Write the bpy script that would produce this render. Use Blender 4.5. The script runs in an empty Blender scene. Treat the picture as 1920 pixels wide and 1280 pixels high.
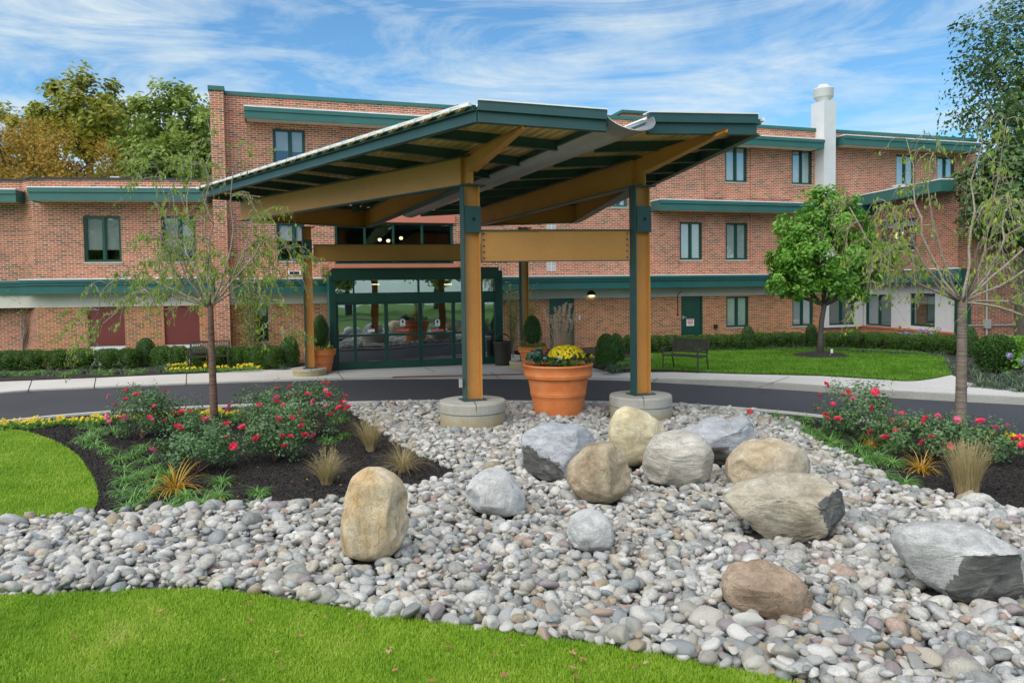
import bpy, math, random
import numpy as np
from mathutils import Vector, Matrix, noise, geometry
R = math.radians
random.seed(7); rng = np.random.default_rng(7)
SC = bpy.context.scene
COL = SC.collection

# ------------------------------------------------------------------ camera, sky, sun, exposure
F = 1400.0; EYE = 2.4; PITCH = R(2.6); ROLL = R(-0.75); SHIFT = -39.4/1920
cd = bpy.data.cameras.new('camera'); cam = bpy.data.objects.new('camera', cd); COL.objects.link(cam)
cd.sensor_width = 36; cd.lens = 36*F/1920; cd.shift_y = SHIFT; cd.clip_end = 2000; cd.clip_start = 0.1
cam.location = (0, 0, EYE)
CM = Matrix.Rotation(R(90)-PITCH, 3, 'X') @ Matrix.Rotation(ROLL, 3, 'Z')
cam.rotation_euler = CM.to_euler()
SC.camera = cam

SUN_EL, SUN_AZ = R(52), R(215)          # sun behind and left of the camera
W = bpy.data.worlds.new('World'); SC.world = W; W.use_nodes = True
nt = W.node_tree; N = nt.nodes; L = nt.links
for n in list(N): N.remove(n)
out = N.new('ShaderNodeOutputWorld'); bg = N.new('ShaderNodeBackground'); bg.inputs[1].default_value = 0.13
sky = N.new('ShaderNodeTexSky'); sky.sky_type = 'NISHITA'; sky.sun_disc = False
sky.sun_elevation = SUN_EL; sky.sun_rotation = SUN_AZ; sky.air_density = 1.0; sky.dust_density = 0.4; sky.ozone_density = 2.0
tc = N.new('ShaderNodeTexCoord')
def wmap(rot, sc, scale, det, rough, dist):
    m = N.new('ShaderNodeMapping'); m.inputs['Rotation'].default_value = rot; m.inputs['Scale'].default_value = sc
    L.new(tc.outputs['Generated'], m.inputs[0])
    t = N.new('ShaderNodeTexNoise'); t.inputs['Scale'].default_value = scale; t.inputs['Detail'].default_value = det
    t.inputs['Roughness'].default_value = rough; t.inputs['Distortion'].default_value = dist
    L.new(m.outputs[0], t.inputs['Vector']); return t.outputs['Fac']
n1 = wmap((0, R(28), R(15)), (1.0, .6, 5.0), 2.8, 12, .66, 1.1)
n2 = wmap((0, R(-24), R(60)), (1.0, 1.0, 2.2), 1.9, 6, .6, .5)
mu = N.new('ShaderNodeMath'); mu.operation = 'MULTIPLY'; L.new(n1, mu.inputs[0]); L.new(n2, mu.inputs[1])
rp = N.new('ShaderNodeValToRGB'); rp.color_ramp.elements[0].position = .21; rp.color_ramp.elements[1].position = .35
rp.color_ramp.elements[1].color = (.85, .85, .85, 1)
L.new(mu.outputs[0], rp.inputs[0])
mx = N.new('ShaderNodeMix'); mx.data_type = 'RGBA'; L.new(rp.outputs[0], mx.inputs[0])
tn = N.new('ShaderNodeMix'); tn.data_type = 'RGBA'; tn.blend_type = 'MULTIPLY'; tn.inputs[0].default_value = 1; tn.inputs[7].default_value = (.38, .58, .66, 1)
L.new(sky.outputs[0], tn.inputs[6]); L.new(tn.outputs[2], mx.inputs[6]); mx.inputs[7].default_value = (2.9, 3.3, 3.45, 1)
L.new(mx.outputs[2], bg.inputs[0]); L.new(bg.outputs[0], out.inputs[0])

sd = bpy.data.lights.new('sun', 'SUN'); sd.energy = 2.0; sd.angle = R(85); sd.color = (1, .89, .74)
so = bpy.data.objects.new('sun', sd); COL.objects.link(so)
sdir = Vector((math.sin(SUN_AZ)*math.cos(SUN_EL), math.cos(SUN_AZ)*math.cos(SUN_EL), math.sin(SUN_EL)))
so.rotation_euler = sdir.to_track_quat('Z', 'Y').to_euler(); so.location = (0, 0, 30)
SC.view_settings.view_transform = 'Standard'; SC.view_settings.look = 'None'; SC.view_settings.exposure = 1.03; SC.view_settings.gamma = 1
SC.cycles.max_bounces = 6; SC.cycles.transparent_max_bounces = 12

# ------------------------------------------------------------------ measuring: a sight line of the photograph met with the ground or a wall
def ray(px, py):
    return CM @ Vector(((px-960)/F, (640-py)/F + SHIFT*1920/F, -1))
def onz(px, py, z=0.0):
    d = ray(px, py); t = (z-EYE)/d.z; return Vector((d.x*t, d.y*t, z))
def atD(px, py, D):
    d = ray(px, py); t = D/d.y; return Vector((d.x*t, D, EYE+d.z*t))
def proj(p):
    v = CM.transposed() @ (Vector(p)-Vector((0, 0, EYE)))
    return 960+F*v.x/-v.z, 640-(F*v.y/-v.z - SHIFT*1920)

# ------------------------------------------------------------------ materials
MATS = {}
def newmat(name):
    m = bpy.data.materials.new(name); m.use_nodes = True; MATS[name] = m
    t = m.node_tree; return m, t.nodes, t.links, t.nodes['Principled BSDF']
def nz(N, L, scale, det=4, rough=.55, vec=None, dist=0):
    t = N.new('ShaderNodeTexNoise'); t.inputs['Scale'].default_value = scale; t.inputs['Detail'].default_value = det
    t.inputs['Roughness'].default_value = rough; t.inputs['Distortion'].default_value = dist
    if vec is not None: L.new(vec, t.inputs['Vector'])
    return t.outputs['Fac']
def ramp(N, L, fac, stops, interp='LINEAR'):
    r = N.new('ShaderNodeValToRGB'); cr = r.color_ramp; cr.interpolation = interp
    while len(cr.elements) < len(stops): cr.elements.new(.5)
    for e, (p, c) in zip(cr.elements, stops): e.position = p; e.color = (*c, 1)
    L.new(fac, r.inputs[0]); return r.outputs[0]
def mix(N, L, fac, a, b, mode='MIX'):
    m = N.new('ShaderNodeMix'); m.data_type = 'RGBA'; m.blend_type = mode
    if isinstance(fac, (int, float)): m.inputs[0].default_value = fac
    else: L.new(fac, m.inputs[0])
    for i, v in ((6, a), (7, b)):
        if isinstance(v, tuple): m.inputs[i].default_value = (*v, 1)
        else: L.new(v, m.inputs[i])
    return m.outputs[2]
def bump(N, L, h, B, strength=.5, dist=.01):
    b = N.new('ShaderNodeBump'); b.inputs['Strength'].default_value = strength; b.inputs['Distance'].default_value = dist
    L.new(h, b.inputs['Height']); L.new(b.outputs[0], B.inputs['Normal'])
def objc(N): return N.new('ShaderNodeTexCoord').outputs['Object']
def attr(N, name='rnd'):
    a = N.new('ShaderNodeAttribute'); a.attribute_name = name; return a.outputs['Fac']
def mth(N, L, op, a, b=None):
    m = N.new('ShaderNodeMath'); m.operation = op
    for i, v in enumerate((a, b)):
        if v is None: continue
        if isinstance(v, (int, float)): m.inputs[i].default_value = v
        else: L.new(v, m.inputs[i])
    return m.outputs[0]

def paint(name, col, rough=.45, var=.25, scale=3, metal=0, bs=.15):
    m, N, L, B = newmat(name); v = objc(N)
    a = nz(N, L, scale, 6, .6, v); b = nz(N, L, scale*14, 4, .6, v)
    dark = tuple(c*(1-var) for c in col); lite = tuple(min(1, c*(1+var)) for c in col)
    c = ramp(N, L, a, [(.3, dark), (.7, lite)])
    c = mix(N, L, .25, c, ramp(N, L, b, [(.35, dark), (.65, lite)]))
    L.new(c, B.inputs['Base Color']); B.inputs['Roughness'].default_value = rough; B.inputs['Metallic'].default_value = metal
    bump(N, L, b, B, bs, .004); return m
paint('teal', (.018, .118, .108), .4, .18, 1.5)
paint('teal_lit', (.032, .135, .118), .45, .15, 1.5)  # same teal paint, stronger light on the upper bands put into the colour
paint('dgreen', (.008, .062, .043), .35, .2, 2)
paint('steel', (.028, .085, .085), .42, .18, 2)
paint('tan', (.57, .265, .065), .5, .12, 1.2)
paint('deckm', (.78, .56, .26), .5, .18, 2)
paint('galv', (.50, .50, .49), .28, .12, 1.0, .35)
paint('roofmetal', (.82, .83, .84), .45, .1, 2)
paint('white', (.68, .68, .66), .6, .08, 2)
paint('stucco', (.66, .67, .68), .8, .07, 3, 0, .4)
paint('beige', (.66, .63, .54), .8, .1, 1.2)
paint('flash', (.80, .80, .80), .4, .1, 2)
paint('blackrub', (.025, .028, .035), .7, .4, 4)
paint('maroon', (.17, .028, .022), .5, .12, 2)
paint('salmon', (.62, .20, .13), .6, .08, 2)
paint('sillm', (.46, .42, .37), .7, .12, 5)
paint('bronze', (.045, .036, .030), .38, .3, 6)
paint('binm', (.035, .036, .028), .5, .35, 5)
paint('dark', (.012, .012, .012), .6, .4, 6)
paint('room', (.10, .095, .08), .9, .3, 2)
paint('blind', (.74, .75, .74), .7, .06, 3)
paint('blindgrey', (.46, .46, .44), .7, .1, 3)
paint('redflag', (.80, .03, .02), .6, .1, 5)
paint('stickerw', (.75, .78, .78), .5, .05, 3)
paint('stickerred', (.60, .02, .015), .5, .1, 3)
paint('grille', (.25, .07, .045), .6, .3, 20)
m, N, L, B = newmat('lampglow'); B.inputs['Emission Color'].default_value = (1, .75, .35, 1); B.inputs['Emission Strength'].default_value = 1.6
m, N, L, B = newmat('terracotta'); v = objc(N)
a = nz(N, L, 4, 6, .6, v); b = nz(N, L, 40, 4, .6, v)
c = mix(N, L, ramp(N, L, mth(N, L, 'ADD', mth(N, L, 'MULTIPLY', a, .6), mth(N, L, 'MULTIPLY', b, .4)), [(.48, (0, 0, 0)), (.66, (.55,)*3)]), ramp(N, L, a, [(.3, (.66, .18, .045)), (.7, (.76, .235, .068))]), (.72, .30, .12))
L.new(c, B.inputs['Base Color']); B.inputs['Roughness'].default_value = .6; bump(N, L, b, B, .2, .004)

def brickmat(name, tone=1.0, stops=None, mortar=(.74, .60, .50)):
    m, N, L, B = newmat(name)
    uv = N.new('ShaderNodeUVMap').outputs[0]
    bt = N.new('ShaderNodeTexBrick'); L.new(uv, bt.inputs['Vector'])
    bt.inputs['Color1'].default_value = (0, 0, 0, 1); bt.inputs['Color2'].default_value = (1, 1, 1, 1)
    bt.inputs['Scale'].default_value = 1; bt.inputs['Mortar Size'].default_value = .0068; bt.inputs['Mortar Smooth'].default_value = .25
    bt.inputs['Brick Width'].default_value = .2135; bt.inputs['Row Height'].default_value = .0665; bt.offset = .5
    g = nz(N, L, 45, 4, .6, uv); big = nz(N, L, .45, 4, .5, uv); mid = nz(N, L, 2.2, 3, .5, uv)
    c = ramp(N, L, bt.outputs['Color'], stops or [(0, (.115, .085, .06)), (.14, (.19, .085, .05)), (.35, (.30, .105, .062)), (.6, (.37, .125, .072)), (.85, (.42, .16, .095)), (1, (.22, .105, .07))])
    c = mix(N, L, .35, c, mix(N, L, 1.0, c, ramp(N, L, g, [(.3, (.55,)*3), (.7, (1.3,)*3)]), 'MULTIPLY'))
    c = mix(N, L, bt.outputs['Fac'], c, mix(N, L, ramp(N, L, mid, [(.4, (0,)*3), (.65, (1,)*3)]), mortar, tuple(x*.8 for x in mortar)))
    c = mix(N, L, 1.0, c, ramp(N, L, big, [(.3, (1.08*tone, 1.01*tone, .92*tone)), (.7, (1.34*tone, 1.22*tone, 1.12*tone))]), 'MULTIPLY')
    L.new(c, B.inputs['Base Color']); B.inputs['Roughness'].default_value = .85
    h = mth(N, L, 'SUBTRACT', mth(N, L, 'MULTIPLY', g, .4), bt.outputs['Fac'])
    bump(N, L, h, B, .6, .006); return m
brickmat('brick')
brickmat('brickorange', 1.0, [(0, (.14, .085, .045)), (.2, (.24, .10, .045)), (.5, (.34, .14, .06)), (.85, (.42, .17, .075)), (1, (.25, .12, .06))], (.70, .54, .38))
brickmat('brickdark', .72)  # the brick above in an overall darker tone

for gname, base_r in (('glass', .085), ('doorglass', .30)):
    m, N, L, B = newmat(gname)       # thin window pane: mostly see-through, partly mirror
    tr = N.new('ShaderNodeBsdfTransparent'); tr.inputs[0].default_value = (.86, .90, .90, 1)
    gl = N.new('ShaderNodeBsdfGlossy'); gl.inputs['Roughness'].default_value = .012; gl.inputs[0].default_value = (.9, .95, 1, 1)
    fr = N.new('ShaderNodeLayerWeight'); fr.inputs[0].default_value = .35
    ms = N.new('ShaderNodeMixShader'); L.new(mth(N, L, 'ADD', mth(N, L, 'MULTIPLY', fr.outputs['Facing'], .4), base_r), ms.inputs[0])
    L.new(tr.outputs[0], ms.inputs[1]); L.new(gl.outputs[0], ms.inputs[2]); L.new(ms.outputs[0], N['Material Output'].inputs[0])
    tex = nz(N, L, .8, 2, .5, objc(N)); bm_ = N.new('ShaderNodeBump'); bm_.inputs['Strength'].default_value = .12; bm_.inputs['Distance'].default_value = .03
    L.new(tex, bm_.inputs['Height']); L.new(bm_.outputs[0], gl.inputs['Normal'])

def groundmat(name, stops, s1, s2, bs, bd, rough=.9, spec=None):
    m, N, L, B = newmat(name); v = objc(N)
    a = nz(N, L, s1, 6, .6, v); b = nz(N, L, s2, 5, .65, v)
    c = ramp(N, L, a, stops); c = mix(N, L, .6, c, mix(N, L, 1.0, c, ramp(N, L, b, [(.3, (.45,)*3), (.7, (1.5,)*3)]), 'MULTIPLY'))
    L.new(c, B.inputs['Base Color']); B.inputs['Roughness'].default_value = rough; bump(N, L, b, B, bs, bd); return m
groundmat('asphalt', [(.3, (.040, .042, .050)), (.7, (.056, .058, .068))], .35, 160, .5, .004, .85)
groundmat('concrete', [(.3, (.50, .485, .455)), (.7, (.60, .585, .555))], .5, 60, .2, .002, .85)
groundmat('kerbm', [(.3, (.36, .35, .31)), (.7, (.46, .45, .41))], 1.2, 60, .25, .003, .85)
groundmat('mulchm', [(.3, (.018, .015, .014)), (.7, (.040, .034, .031))], 3, 90, .9, .02, .95)
groundmat('soil', [(.3, (.05, .042, .03)), (.7, (.09, .075, .055))], 3, 60, .9, .02, .95)
groundmat('gravelbase', [(.3, (.05, .048, .045)), (.7, (.12, .115, .11))], 6, 30, .9, .03, .95)
groundmat('lawnm', [(.3, (.070, .17, .012)), (.7, (.11, .24, .018))], 1.2, 70, .9, .03, .95)
groundmat('roofing', [(.3, (.12, .12, .12)), (.7, (.2, .2, .2))], 1.2, 30, .9, .03, .95)

def footmat():
    m, N, L, B = newmat('footing'); v = objc(N)
    a = nz(N, L, 3, 6, .6, v); b = nz(N, L, 70, 4, .6, v)
    sx = N.new('ShaderNodeSeparateXYZ'); L.new(v, sx.inputs[0])
    st = ramp(N, L, mth(N, L, 'ADD', sx.outputs['Z'], mth(N, L, 'MULTIPLY', mth(N, L, 'SUBTRACT', a, .5), .45)), [(.02, (1,)*3), (.3, (0,)*3)])
    c = ramp(N, L, a, [(.3, (.36, .34, .29)), (.7, (.47, .455, .41))])
    c = mix(N, L, st, c, (.40, .31, .13)); c = mix(N, L, .4, c, mix(N, L, 1., c, ramp(N, L, b, [(.3, (.6,)*3), (.7, (1.3,)*3)]), 'MULTIPLY'))
    L.new(c, B.inputs['Base Color']); B.inputs['Roughness'].default_value = .9; bump(N, L, b, B, .3, .004)
footmat()

def leafmat(name, stops, trans=.3, rough=.5):
    m, N, L, B = newmat(name)
    r = attr(N); n_ = nz(N, L, 2.5, 3, .5, objc(N))
    oi = N.new('ShaderNodeObjectInfo').outputs['Random']
    f = mth(N, L, 'ADD', mth(N, L, 'MULTIPLY', r, .68), mth(N, L, 'ADD', mth(N, L, 'MULTIPLY', n_, .3), mth(N, L, 'MULTIPLY', oi, .12)))
    f = mth(N, L, 'SUBTRACT', f, .05)
    c = ramp(N, L, f, stops); L.new(c, B.inputs['Base Color']); B.inputs['Roughness'].default_value = rough
    tl = N.new('ShaderNodeBsdfTranslucent'); L.new(c, tl.inputs[0])
    ms = N.new('ShaderNodeMixShader'); ms.inputs[0].default_value = trans
    L.new(B.outputs[0], ms.inputs[1]); L.new(tl.outputs[0], ms.inputs[2]); L.new(ms.outputs[0], N['Material Output'].inputs[0]); return m
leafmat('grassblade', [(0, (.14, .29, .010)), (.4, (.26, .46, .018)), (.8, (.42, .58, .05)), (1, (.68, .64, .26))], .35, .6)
leafmat('grassfar', [(0, (.060, .17, .006)), (.4, (.115, .29, .010)), (.8, (.21, .40, .03)), (1, (.45, .46, .16))], .3, .6)  # same turf as grassblade, its dimmer look at this angle put into the colour
leafmat('box', [(0, (.030, .075, .010)), (.5, (.075, .17, .020)), (1, (.17, .30, .045))])
leafmat('cone', [(0, (.020, .058, .010)), (.5, (.050, .135, .018)), (1, (.11, .22, .03))])
leafmat('mag', [(0, (.055, .17, .018)), (.5, (.15, .36, .035)), (1, (.30, .54, .10))], .3, .35)
leafmat('weep', [(0, (.14, .26, .02)), (.5, (.28, .44, .04)), (1, (.50, .55, .09))], .4)
leafmat('rose', [(0, (.045, .10, .04)), (.45, (.125, .24, .09)), (.88, (.17, .28, .13)), (1, (.25, .09, .04))], .25, .45)
leafmat('liriope', [(0, (.06, .17, .03)), (.5, (.15, .34, .07)), (1, (.40, .58, .22))], .25, .45)
leafmat('liriopegrey', [(0, (.05, .09, .05)), (.5, (.11, .17, .10)), (1, (.27, .32, .20))], .25, .5)
leafmat('yelgrass', [(0, (.25, .12, .02)), (.5, (.55, .32, .03)), (1, (.75, .52, .10))], .3)
leafmat('drygrass', [(0, (.16, .17, .05)), (.35, (.38, .31, .13)), (1, (.72, .58, .36))], .3, .7)
leafmat('plume', [(0, (.36, .25, .16)), (.5, (.48, .36, .26)), (1, (.66, .54, .42))], .3, .8)
leafmat('olive', [(0, (.15, .18, .018)), (.5, (.32, .33, .035)), (1, (.52, .44, .07))], .35)
leafmat('gold', [(0, (.17, .15, .015)), (.4, (.36, .22, .02)), (.75, (.52, .29, .03)), (1, (.62, .42, .07))], .35)
leafmat('midgreen', [(0, (.11, .18, .025)), (.5, (.25, .34, .055)), (1, (.44, .50, .14))], .35)
leafmat('darktree', [(0, (.030, .065, .014)), (.5, (.075, .15, .038)), (1, (.17, .26, .08))], .2)
leafmat('kale', [(0, (.03, .09, .06)), (.5, (.07, .17, .12)), (1, (.20, .32, .24))], .15)
leafmat('yellowf', [(0, (.62, .42, .005)), (.5, (.80, .62, .008)), (1, (.90, .80, .02))], .2)
leafmat('redf', [(0, (.62, .012, .05)), (.5, (.88, .035, .10)), (1, (.95, .14, .24))], .3)
leafmat('pinkf', [(0, (.62, .05, .16)), (1, (.9, .30, .42))], .3)
leafmat('lilac', [(0, (.25, .22, .50)), (1, (.50, .42, .72))], .3)
leafmat('deadleaf', [(0, (.28, .10, .05)), (.5, (.48, .24, .12)), (1, (.72, .58, .42))], .2, .8)
leafmat('mulchchip', [(0, (.008, .007, .007)), (.6, (.030, .026, .024)), (.93, (.06, .045, .035)), (1, (.18, .12, .08))], 0, .9)
def barkmat(name, a, b, sc=(18, 18, 60)):
    m, N, L, B = newmat(name); v = objc(N)
    mp = N.new('ShaderNodeMapping'); mp.inputs['Scale'].default_value = sc; L.new(v, mp.inputs[0])
    n_ = nz(N, L, 1, 5, .6, mp.outputs[0], .4); L.new(ramp(N, L, n_, [(.35, a), (.65, b)]), B.inputs['Base Color'])
    B.inputs['Roughness'].default_value = .8; bump(N, L, n_, B, .6, .01)
barkmat('bark', (.13, .095, .075), (.27, .22, .18), (3, 3, 45))
barkmat('barkred', (.10, .045, .030), (.24, .15, .11), (4, 4, 50))
barkmat('twig', (.22, .175, .135), (.42, .36, .29))
barkmat('barkdark', (.05, .04, .03), (.12, .10, .08))

def cobblemat():
    m, N, L, B = newmat('cobble'); v = objc(N)
    r = mth(N, L, 'FRACT', mth(N, L, 'ADD', mth(N, L, 'MULTIPLY', N.new('ShaderNodeObjectInfo').outputs['Random'], 1.0), attr(N)))
    c = ramp(N, L, r, [(0, (.44, .44, .43)), (.09, (.33, .33, .31)), (.18, (.55, .54, .51)), (.26, (.38, .36, .32)), (.34, (.28, .30, .31)), (.42, (.58, .56, .53)),
                       (.49, (.43, .415, .385)), (.56, (.26, .27, .26)), (.62, (.46, .42, .35)), (.68, (.40, .41, .41)), (.75, (.62, .605, .585)), (.81, (.50, .475, .43)),
                       (.86, (.30, .26, .265)), (.895, (.36, .295, .21)), (.925, (.50, .49, .465)), (.975, (.40, .30, .25))], 'CONSTANT')
    v3 = N.new('ShaderNodeVectorMath'); v3.operation = 'ADD'; L.new(v, v3.inputs[0]); cx_ = N.new('ShaderNodeCombineXYZ'); L.new(mth(N, L, 'MULTIPLY', r, 40), cx_.inputs[0]); L.new(cx_.outputs[0], v3.inputs[1]); v = v3.outputs[0]
    a = nz(N, L, 16, 6, .7, v, .8); b = nz(N, L, 90, 4, .6, v)
    c = mix(N, L, .95, c, mix(N, L, 1., c, ramp(N, L, a, [(.25, (.5, .5, .48)), (.5, (1.0,)*3), (.75, (1.35, 1.34, 1.32))]), 'MULTIPLY'))
    c = mix(N, L, .45, c, mix(N, L, 1., c, ramp(N, L, b, [(.3, (.6,)*3), (.7, (1.35,)*3)]), 'MULTIPLY'))
    c = mix(N, L, 1., c, (.89, .89, .88), 'MULTIPLY')
    L.new(c, B.inputs['Base Color']); B.inputs['Roughness'].default_value = .8; bump(N, L, mth(N, L, 'ADD', a, mth(N, L, 'MULTIPLY', b, .3)), B, .35, .012)
cobblemat()
def rockmat(name, c1, c2, c3, vein=(.8, .8, .78), veinw=.0, scale=2.2, stretch=(1, 1, 1), rot=(0, 0, 0)):
    c1, c2, c3 = [tuple(min(.80, x*1.36) for x in q) for q in (c1, c2, c3)]
    m, N, L, B = newmat(name); v = objc(N)
    mp = N.new('ShaderNodeMapping'); mp.inputs['Scale'].default_value = stretch; mp.inputs['Rotation'].default_value = rot; L.new(v, mp.inputs[0]); w = mp.outputs[0]
    a = nz(N, L, scale, 7, .62, w, .5); b = nz(N, L, scale*3.3, 7, .65, w, 1.2); g = nz(N, L, 75, 8, .8, v)
    c = ramp(N, L, a, [(.32, c1), (.5, c2), (.68, c3)])
    c = mix(N, L, .7, c, mix(N, L, 1., c, ramp(N, L, b, [(.3, (.55,)*3), (.5, (.98,)*3), (.7, (1.3,)*3)]), 'MULTIPLY'))
    c = mix(N, L, .7, c, mix(N, L, 1., c, ramp(N, L, g, [(.3, (.45,)*3), (.7, (1.5,)*3)]), 'MULTIPLY'))
    vo = N.new('ShaderNodeTexVoronoi'); vo.feature = 'DISTANCE_TO_EDGE'; vo.inputs['Scale'].default_value = scale*2.3; dv = N.new('ShaderNodeVectorMath'); dv.operation = 'ADD'; L.new(w, dv.inputs[0]); cb = N.new('ShaderNodeCombineXYZ'); L.new(mth(N, L, 'MULTIPLY', b, .7), cb.inputs[0]); L.new(mth(N, L, 'MULTIPLY', a, .9), cb.inputs[2]); L.new(cb.outputs[0], dv.inputs[1]); L.new(dv.outputs[0], vo.inputs['Vector'])
    crk = mth(N, L, 'MULTIPLY', ramp(N, L, vo.outputs['Distance'], [(0, (1,)*3), (.022, (0,)*3)]), ramp(N, L, a, [(.46, (0,)*3), (.6, (.75,)*3)]))
    c = mix(N, L, crk, c, tuple(x*.3 for x in c2))
    if veinw:
        k = nz(N, L, scale*1.6, 5, .6, w, 2.2)
        k = mth(N, L, 'ABSOLUTE', mth(N, L, 'SUBTRACT', k, .5))
        c = mix(N, L, ramp(N, L, k, [(0, (.85,)*3), (veinw, (0,)*3)]), c, vein)
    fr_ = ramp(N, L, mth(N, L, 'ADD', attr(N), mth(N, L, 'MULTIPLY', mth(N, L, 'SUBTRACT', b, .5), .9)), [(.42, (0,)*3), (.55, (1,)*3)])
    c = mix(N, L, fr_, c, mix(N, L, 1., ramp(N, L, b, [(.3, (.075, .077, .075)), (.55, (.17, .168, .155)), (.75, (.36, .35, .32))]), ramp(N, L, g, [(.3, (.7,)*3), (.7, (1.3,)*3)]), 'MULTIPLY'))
    L.new(c, B.inputs['Base Color']); B.inputs['Roughness'].default_value = .85
    bump(N, L, mth(N, L, 'ADD', b, mth(N, L, 'MULTIPLY', g, .35)), B, .9, .04)
rockmat('rk_tan', (.36, .22, .08), (.50, .39, .25), (.60, .53, .43), (.72, .68, .6), .012, 2.0, (1.6, 1.6, .8))
rockmat('rk_pale', (.34, .34, .34), (.47, .47, .46), (.58, .57, .55), scale=2.4)
rockmat('rk_blue', (.19, .20, .22), (.33, .345, .365), (.50, .515, .535), (.64, .65, .66), .010, 1.2, (.9, .9, 2.8), (R(22), R(30), 0))
rockmat('rk_brown', (.20, .14, .09), (.33, .27, .18), (.43, .37, .27), scale=2.6)
rockmat('rk_yellow', (.40, .33, .20), (.52, .46, .31), (.58, .53, .40), scale=1.8)
rockmat('rk_swirl', (.27, .24, .20), (.38, .35, .30), (.50, .48, .44), (.62, .6, .55), .016, 1.5, (1, 1, 3), (R(60), R(20), 0))
rockmat('rk_sand', (.34, .25, .15), (.43, .37, .27), (.52, .46, .36), scale=2.0)
rockmat('rk_split', (.20, .16, .11), (.38, .33, .25), (.50, .46, .37), (.55, .5, .42), .01, 1.5, (1, 1, 2.5), (R(40), R(-25), 0))
rockmat('rk_grey', (.20, .20, .19), (.38, .38, .37), (.56, .56, .55), (.6, .6, .6), .01, 1.3, (.8, .8, 2.6), (R(35), R(15), 0))
rockmat('rk_cocoa', (.22, .15, .10), (.33, .24, .17), (.40, .31, .23), scale=2.4, stretch=(1, 1, 2))

# ------------------------------------------------------------------ mesh tools
class MB:
    def __init__(s): s.v = []; s.f = []; s.uv = []; s.r = []; s.n = 0
    def add(s, V, Fs, rnd=0.0, uv=None):
        V = np.asarray(V, float).reshape(-1, 3)
        rr = np.full(len(V), rnd) if np.isscalar(rnd) else np.asarray(rnd, float)
        s.v.append(V); s.r.append(rr)
        Fs = [np.asarray(Fs)] if not isinstance(Fs, list) else [np.asarray(a) for a in Fs]
        for A in Fs:
            s.f.append(A.astype(np.int64)+s.n)
            s.uv.append(np.zeros((A.size, 2)) if uv is None else np.asarray(uv, float).reshape(-1, 2))
        s.n += len(V)
    def build(s, name, mat, parent=None, smooth=False, origin=None, link=True):
        V = np.concatenate(s.v); RR = np.concatenate(s.r)
        o = (0, 0, 0)
        if parent is not None: o = tuple(WL.get(parent.name, (0, 0, 0)))
        if origin is not None: o = tuple(origin)
        V = V-np.array(o)
        me = bpy.data.meshes.new(name)
        nl = sum(a.size for a in s.f); npoly = sum(len(a) for a in s.f)
        me.vertices.add(len(V)); me.vertices.foreach_set('co', V.astype(np.float32).ravel())
        me.loops.add(nl); me.loops.foreach_set('vertex_index', np.concatenate([a.ravel() for a in s.f]).astype(np.int32))
        tot = np.concatenate([np.full(len(a), a.shape[1]) for a in s.f])
        st = np.concatenate([[0], np.cumsum(tot)[:-1]])
        me.polygons.add(npoly); me.polygons.foreach_set('loop_start', st.astype(np.int32))
        me.polygons.foreach_set('use_smooth', np.full(npoly, bool(smooth)))
        me.update(calc_edges=True)
        u = me.uv_layers.new(name='UVMap'); u.data.foreach_set('uv', np.concatenate(s.uv).astype(np.float32).ravel())
        a = me.attributes.new('rnd', 'FLOAT', 'POINT'); a.data.foreach_set('value', RR.astype(np.float32))
        me.materials.append(MATS[mat])
        ob = bpy.data.objects.new(name, me)
        if link: COL.objects.link(ob)
        if parent is not None: ob.parent = parent
        if parent is None and origin is not None: ob.location = origin
        WL[ob.name] = o if (parent is not None or origin is not None) else (0, 0, 0)
        return ob
WL = {}
def thing(name, label, cat, loc=(0, 0, 0), group=None, rotz=0):
    o = bpy.data.objects.new(name, None); COL.objects.link(o); o.empty_display_size = .2
    o.location = loc; o.rotation_euler = (0, 0, rotz); WL[o.name] = tuple(loc); tag(o, label, cat, group); return o
def tag(o, label, cat, group=None):
    o['label'] = label; o['category'] = cat
    if group: o['group'] = group
    return o
def kind(o, k): o['kind'] = k; return o
def dup(o, loc, rotz=0, scale=None, label=None, parent=None, group=None):
    c = o.copy(); COL.objects.link(c)
    if parent is not None: c.parent = parent
    else:
        c.location = loc; c.rotation_euler = (0, 0, rotz)
        if scale is not None: c.scale = scale if hasattr(scale, '__len__') else (scale,)*3
        if label: c['label'] = label
        if group: c['group'] = group
    for ch in o.children: dup(ch, None, parent=c)
    return c

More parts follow.
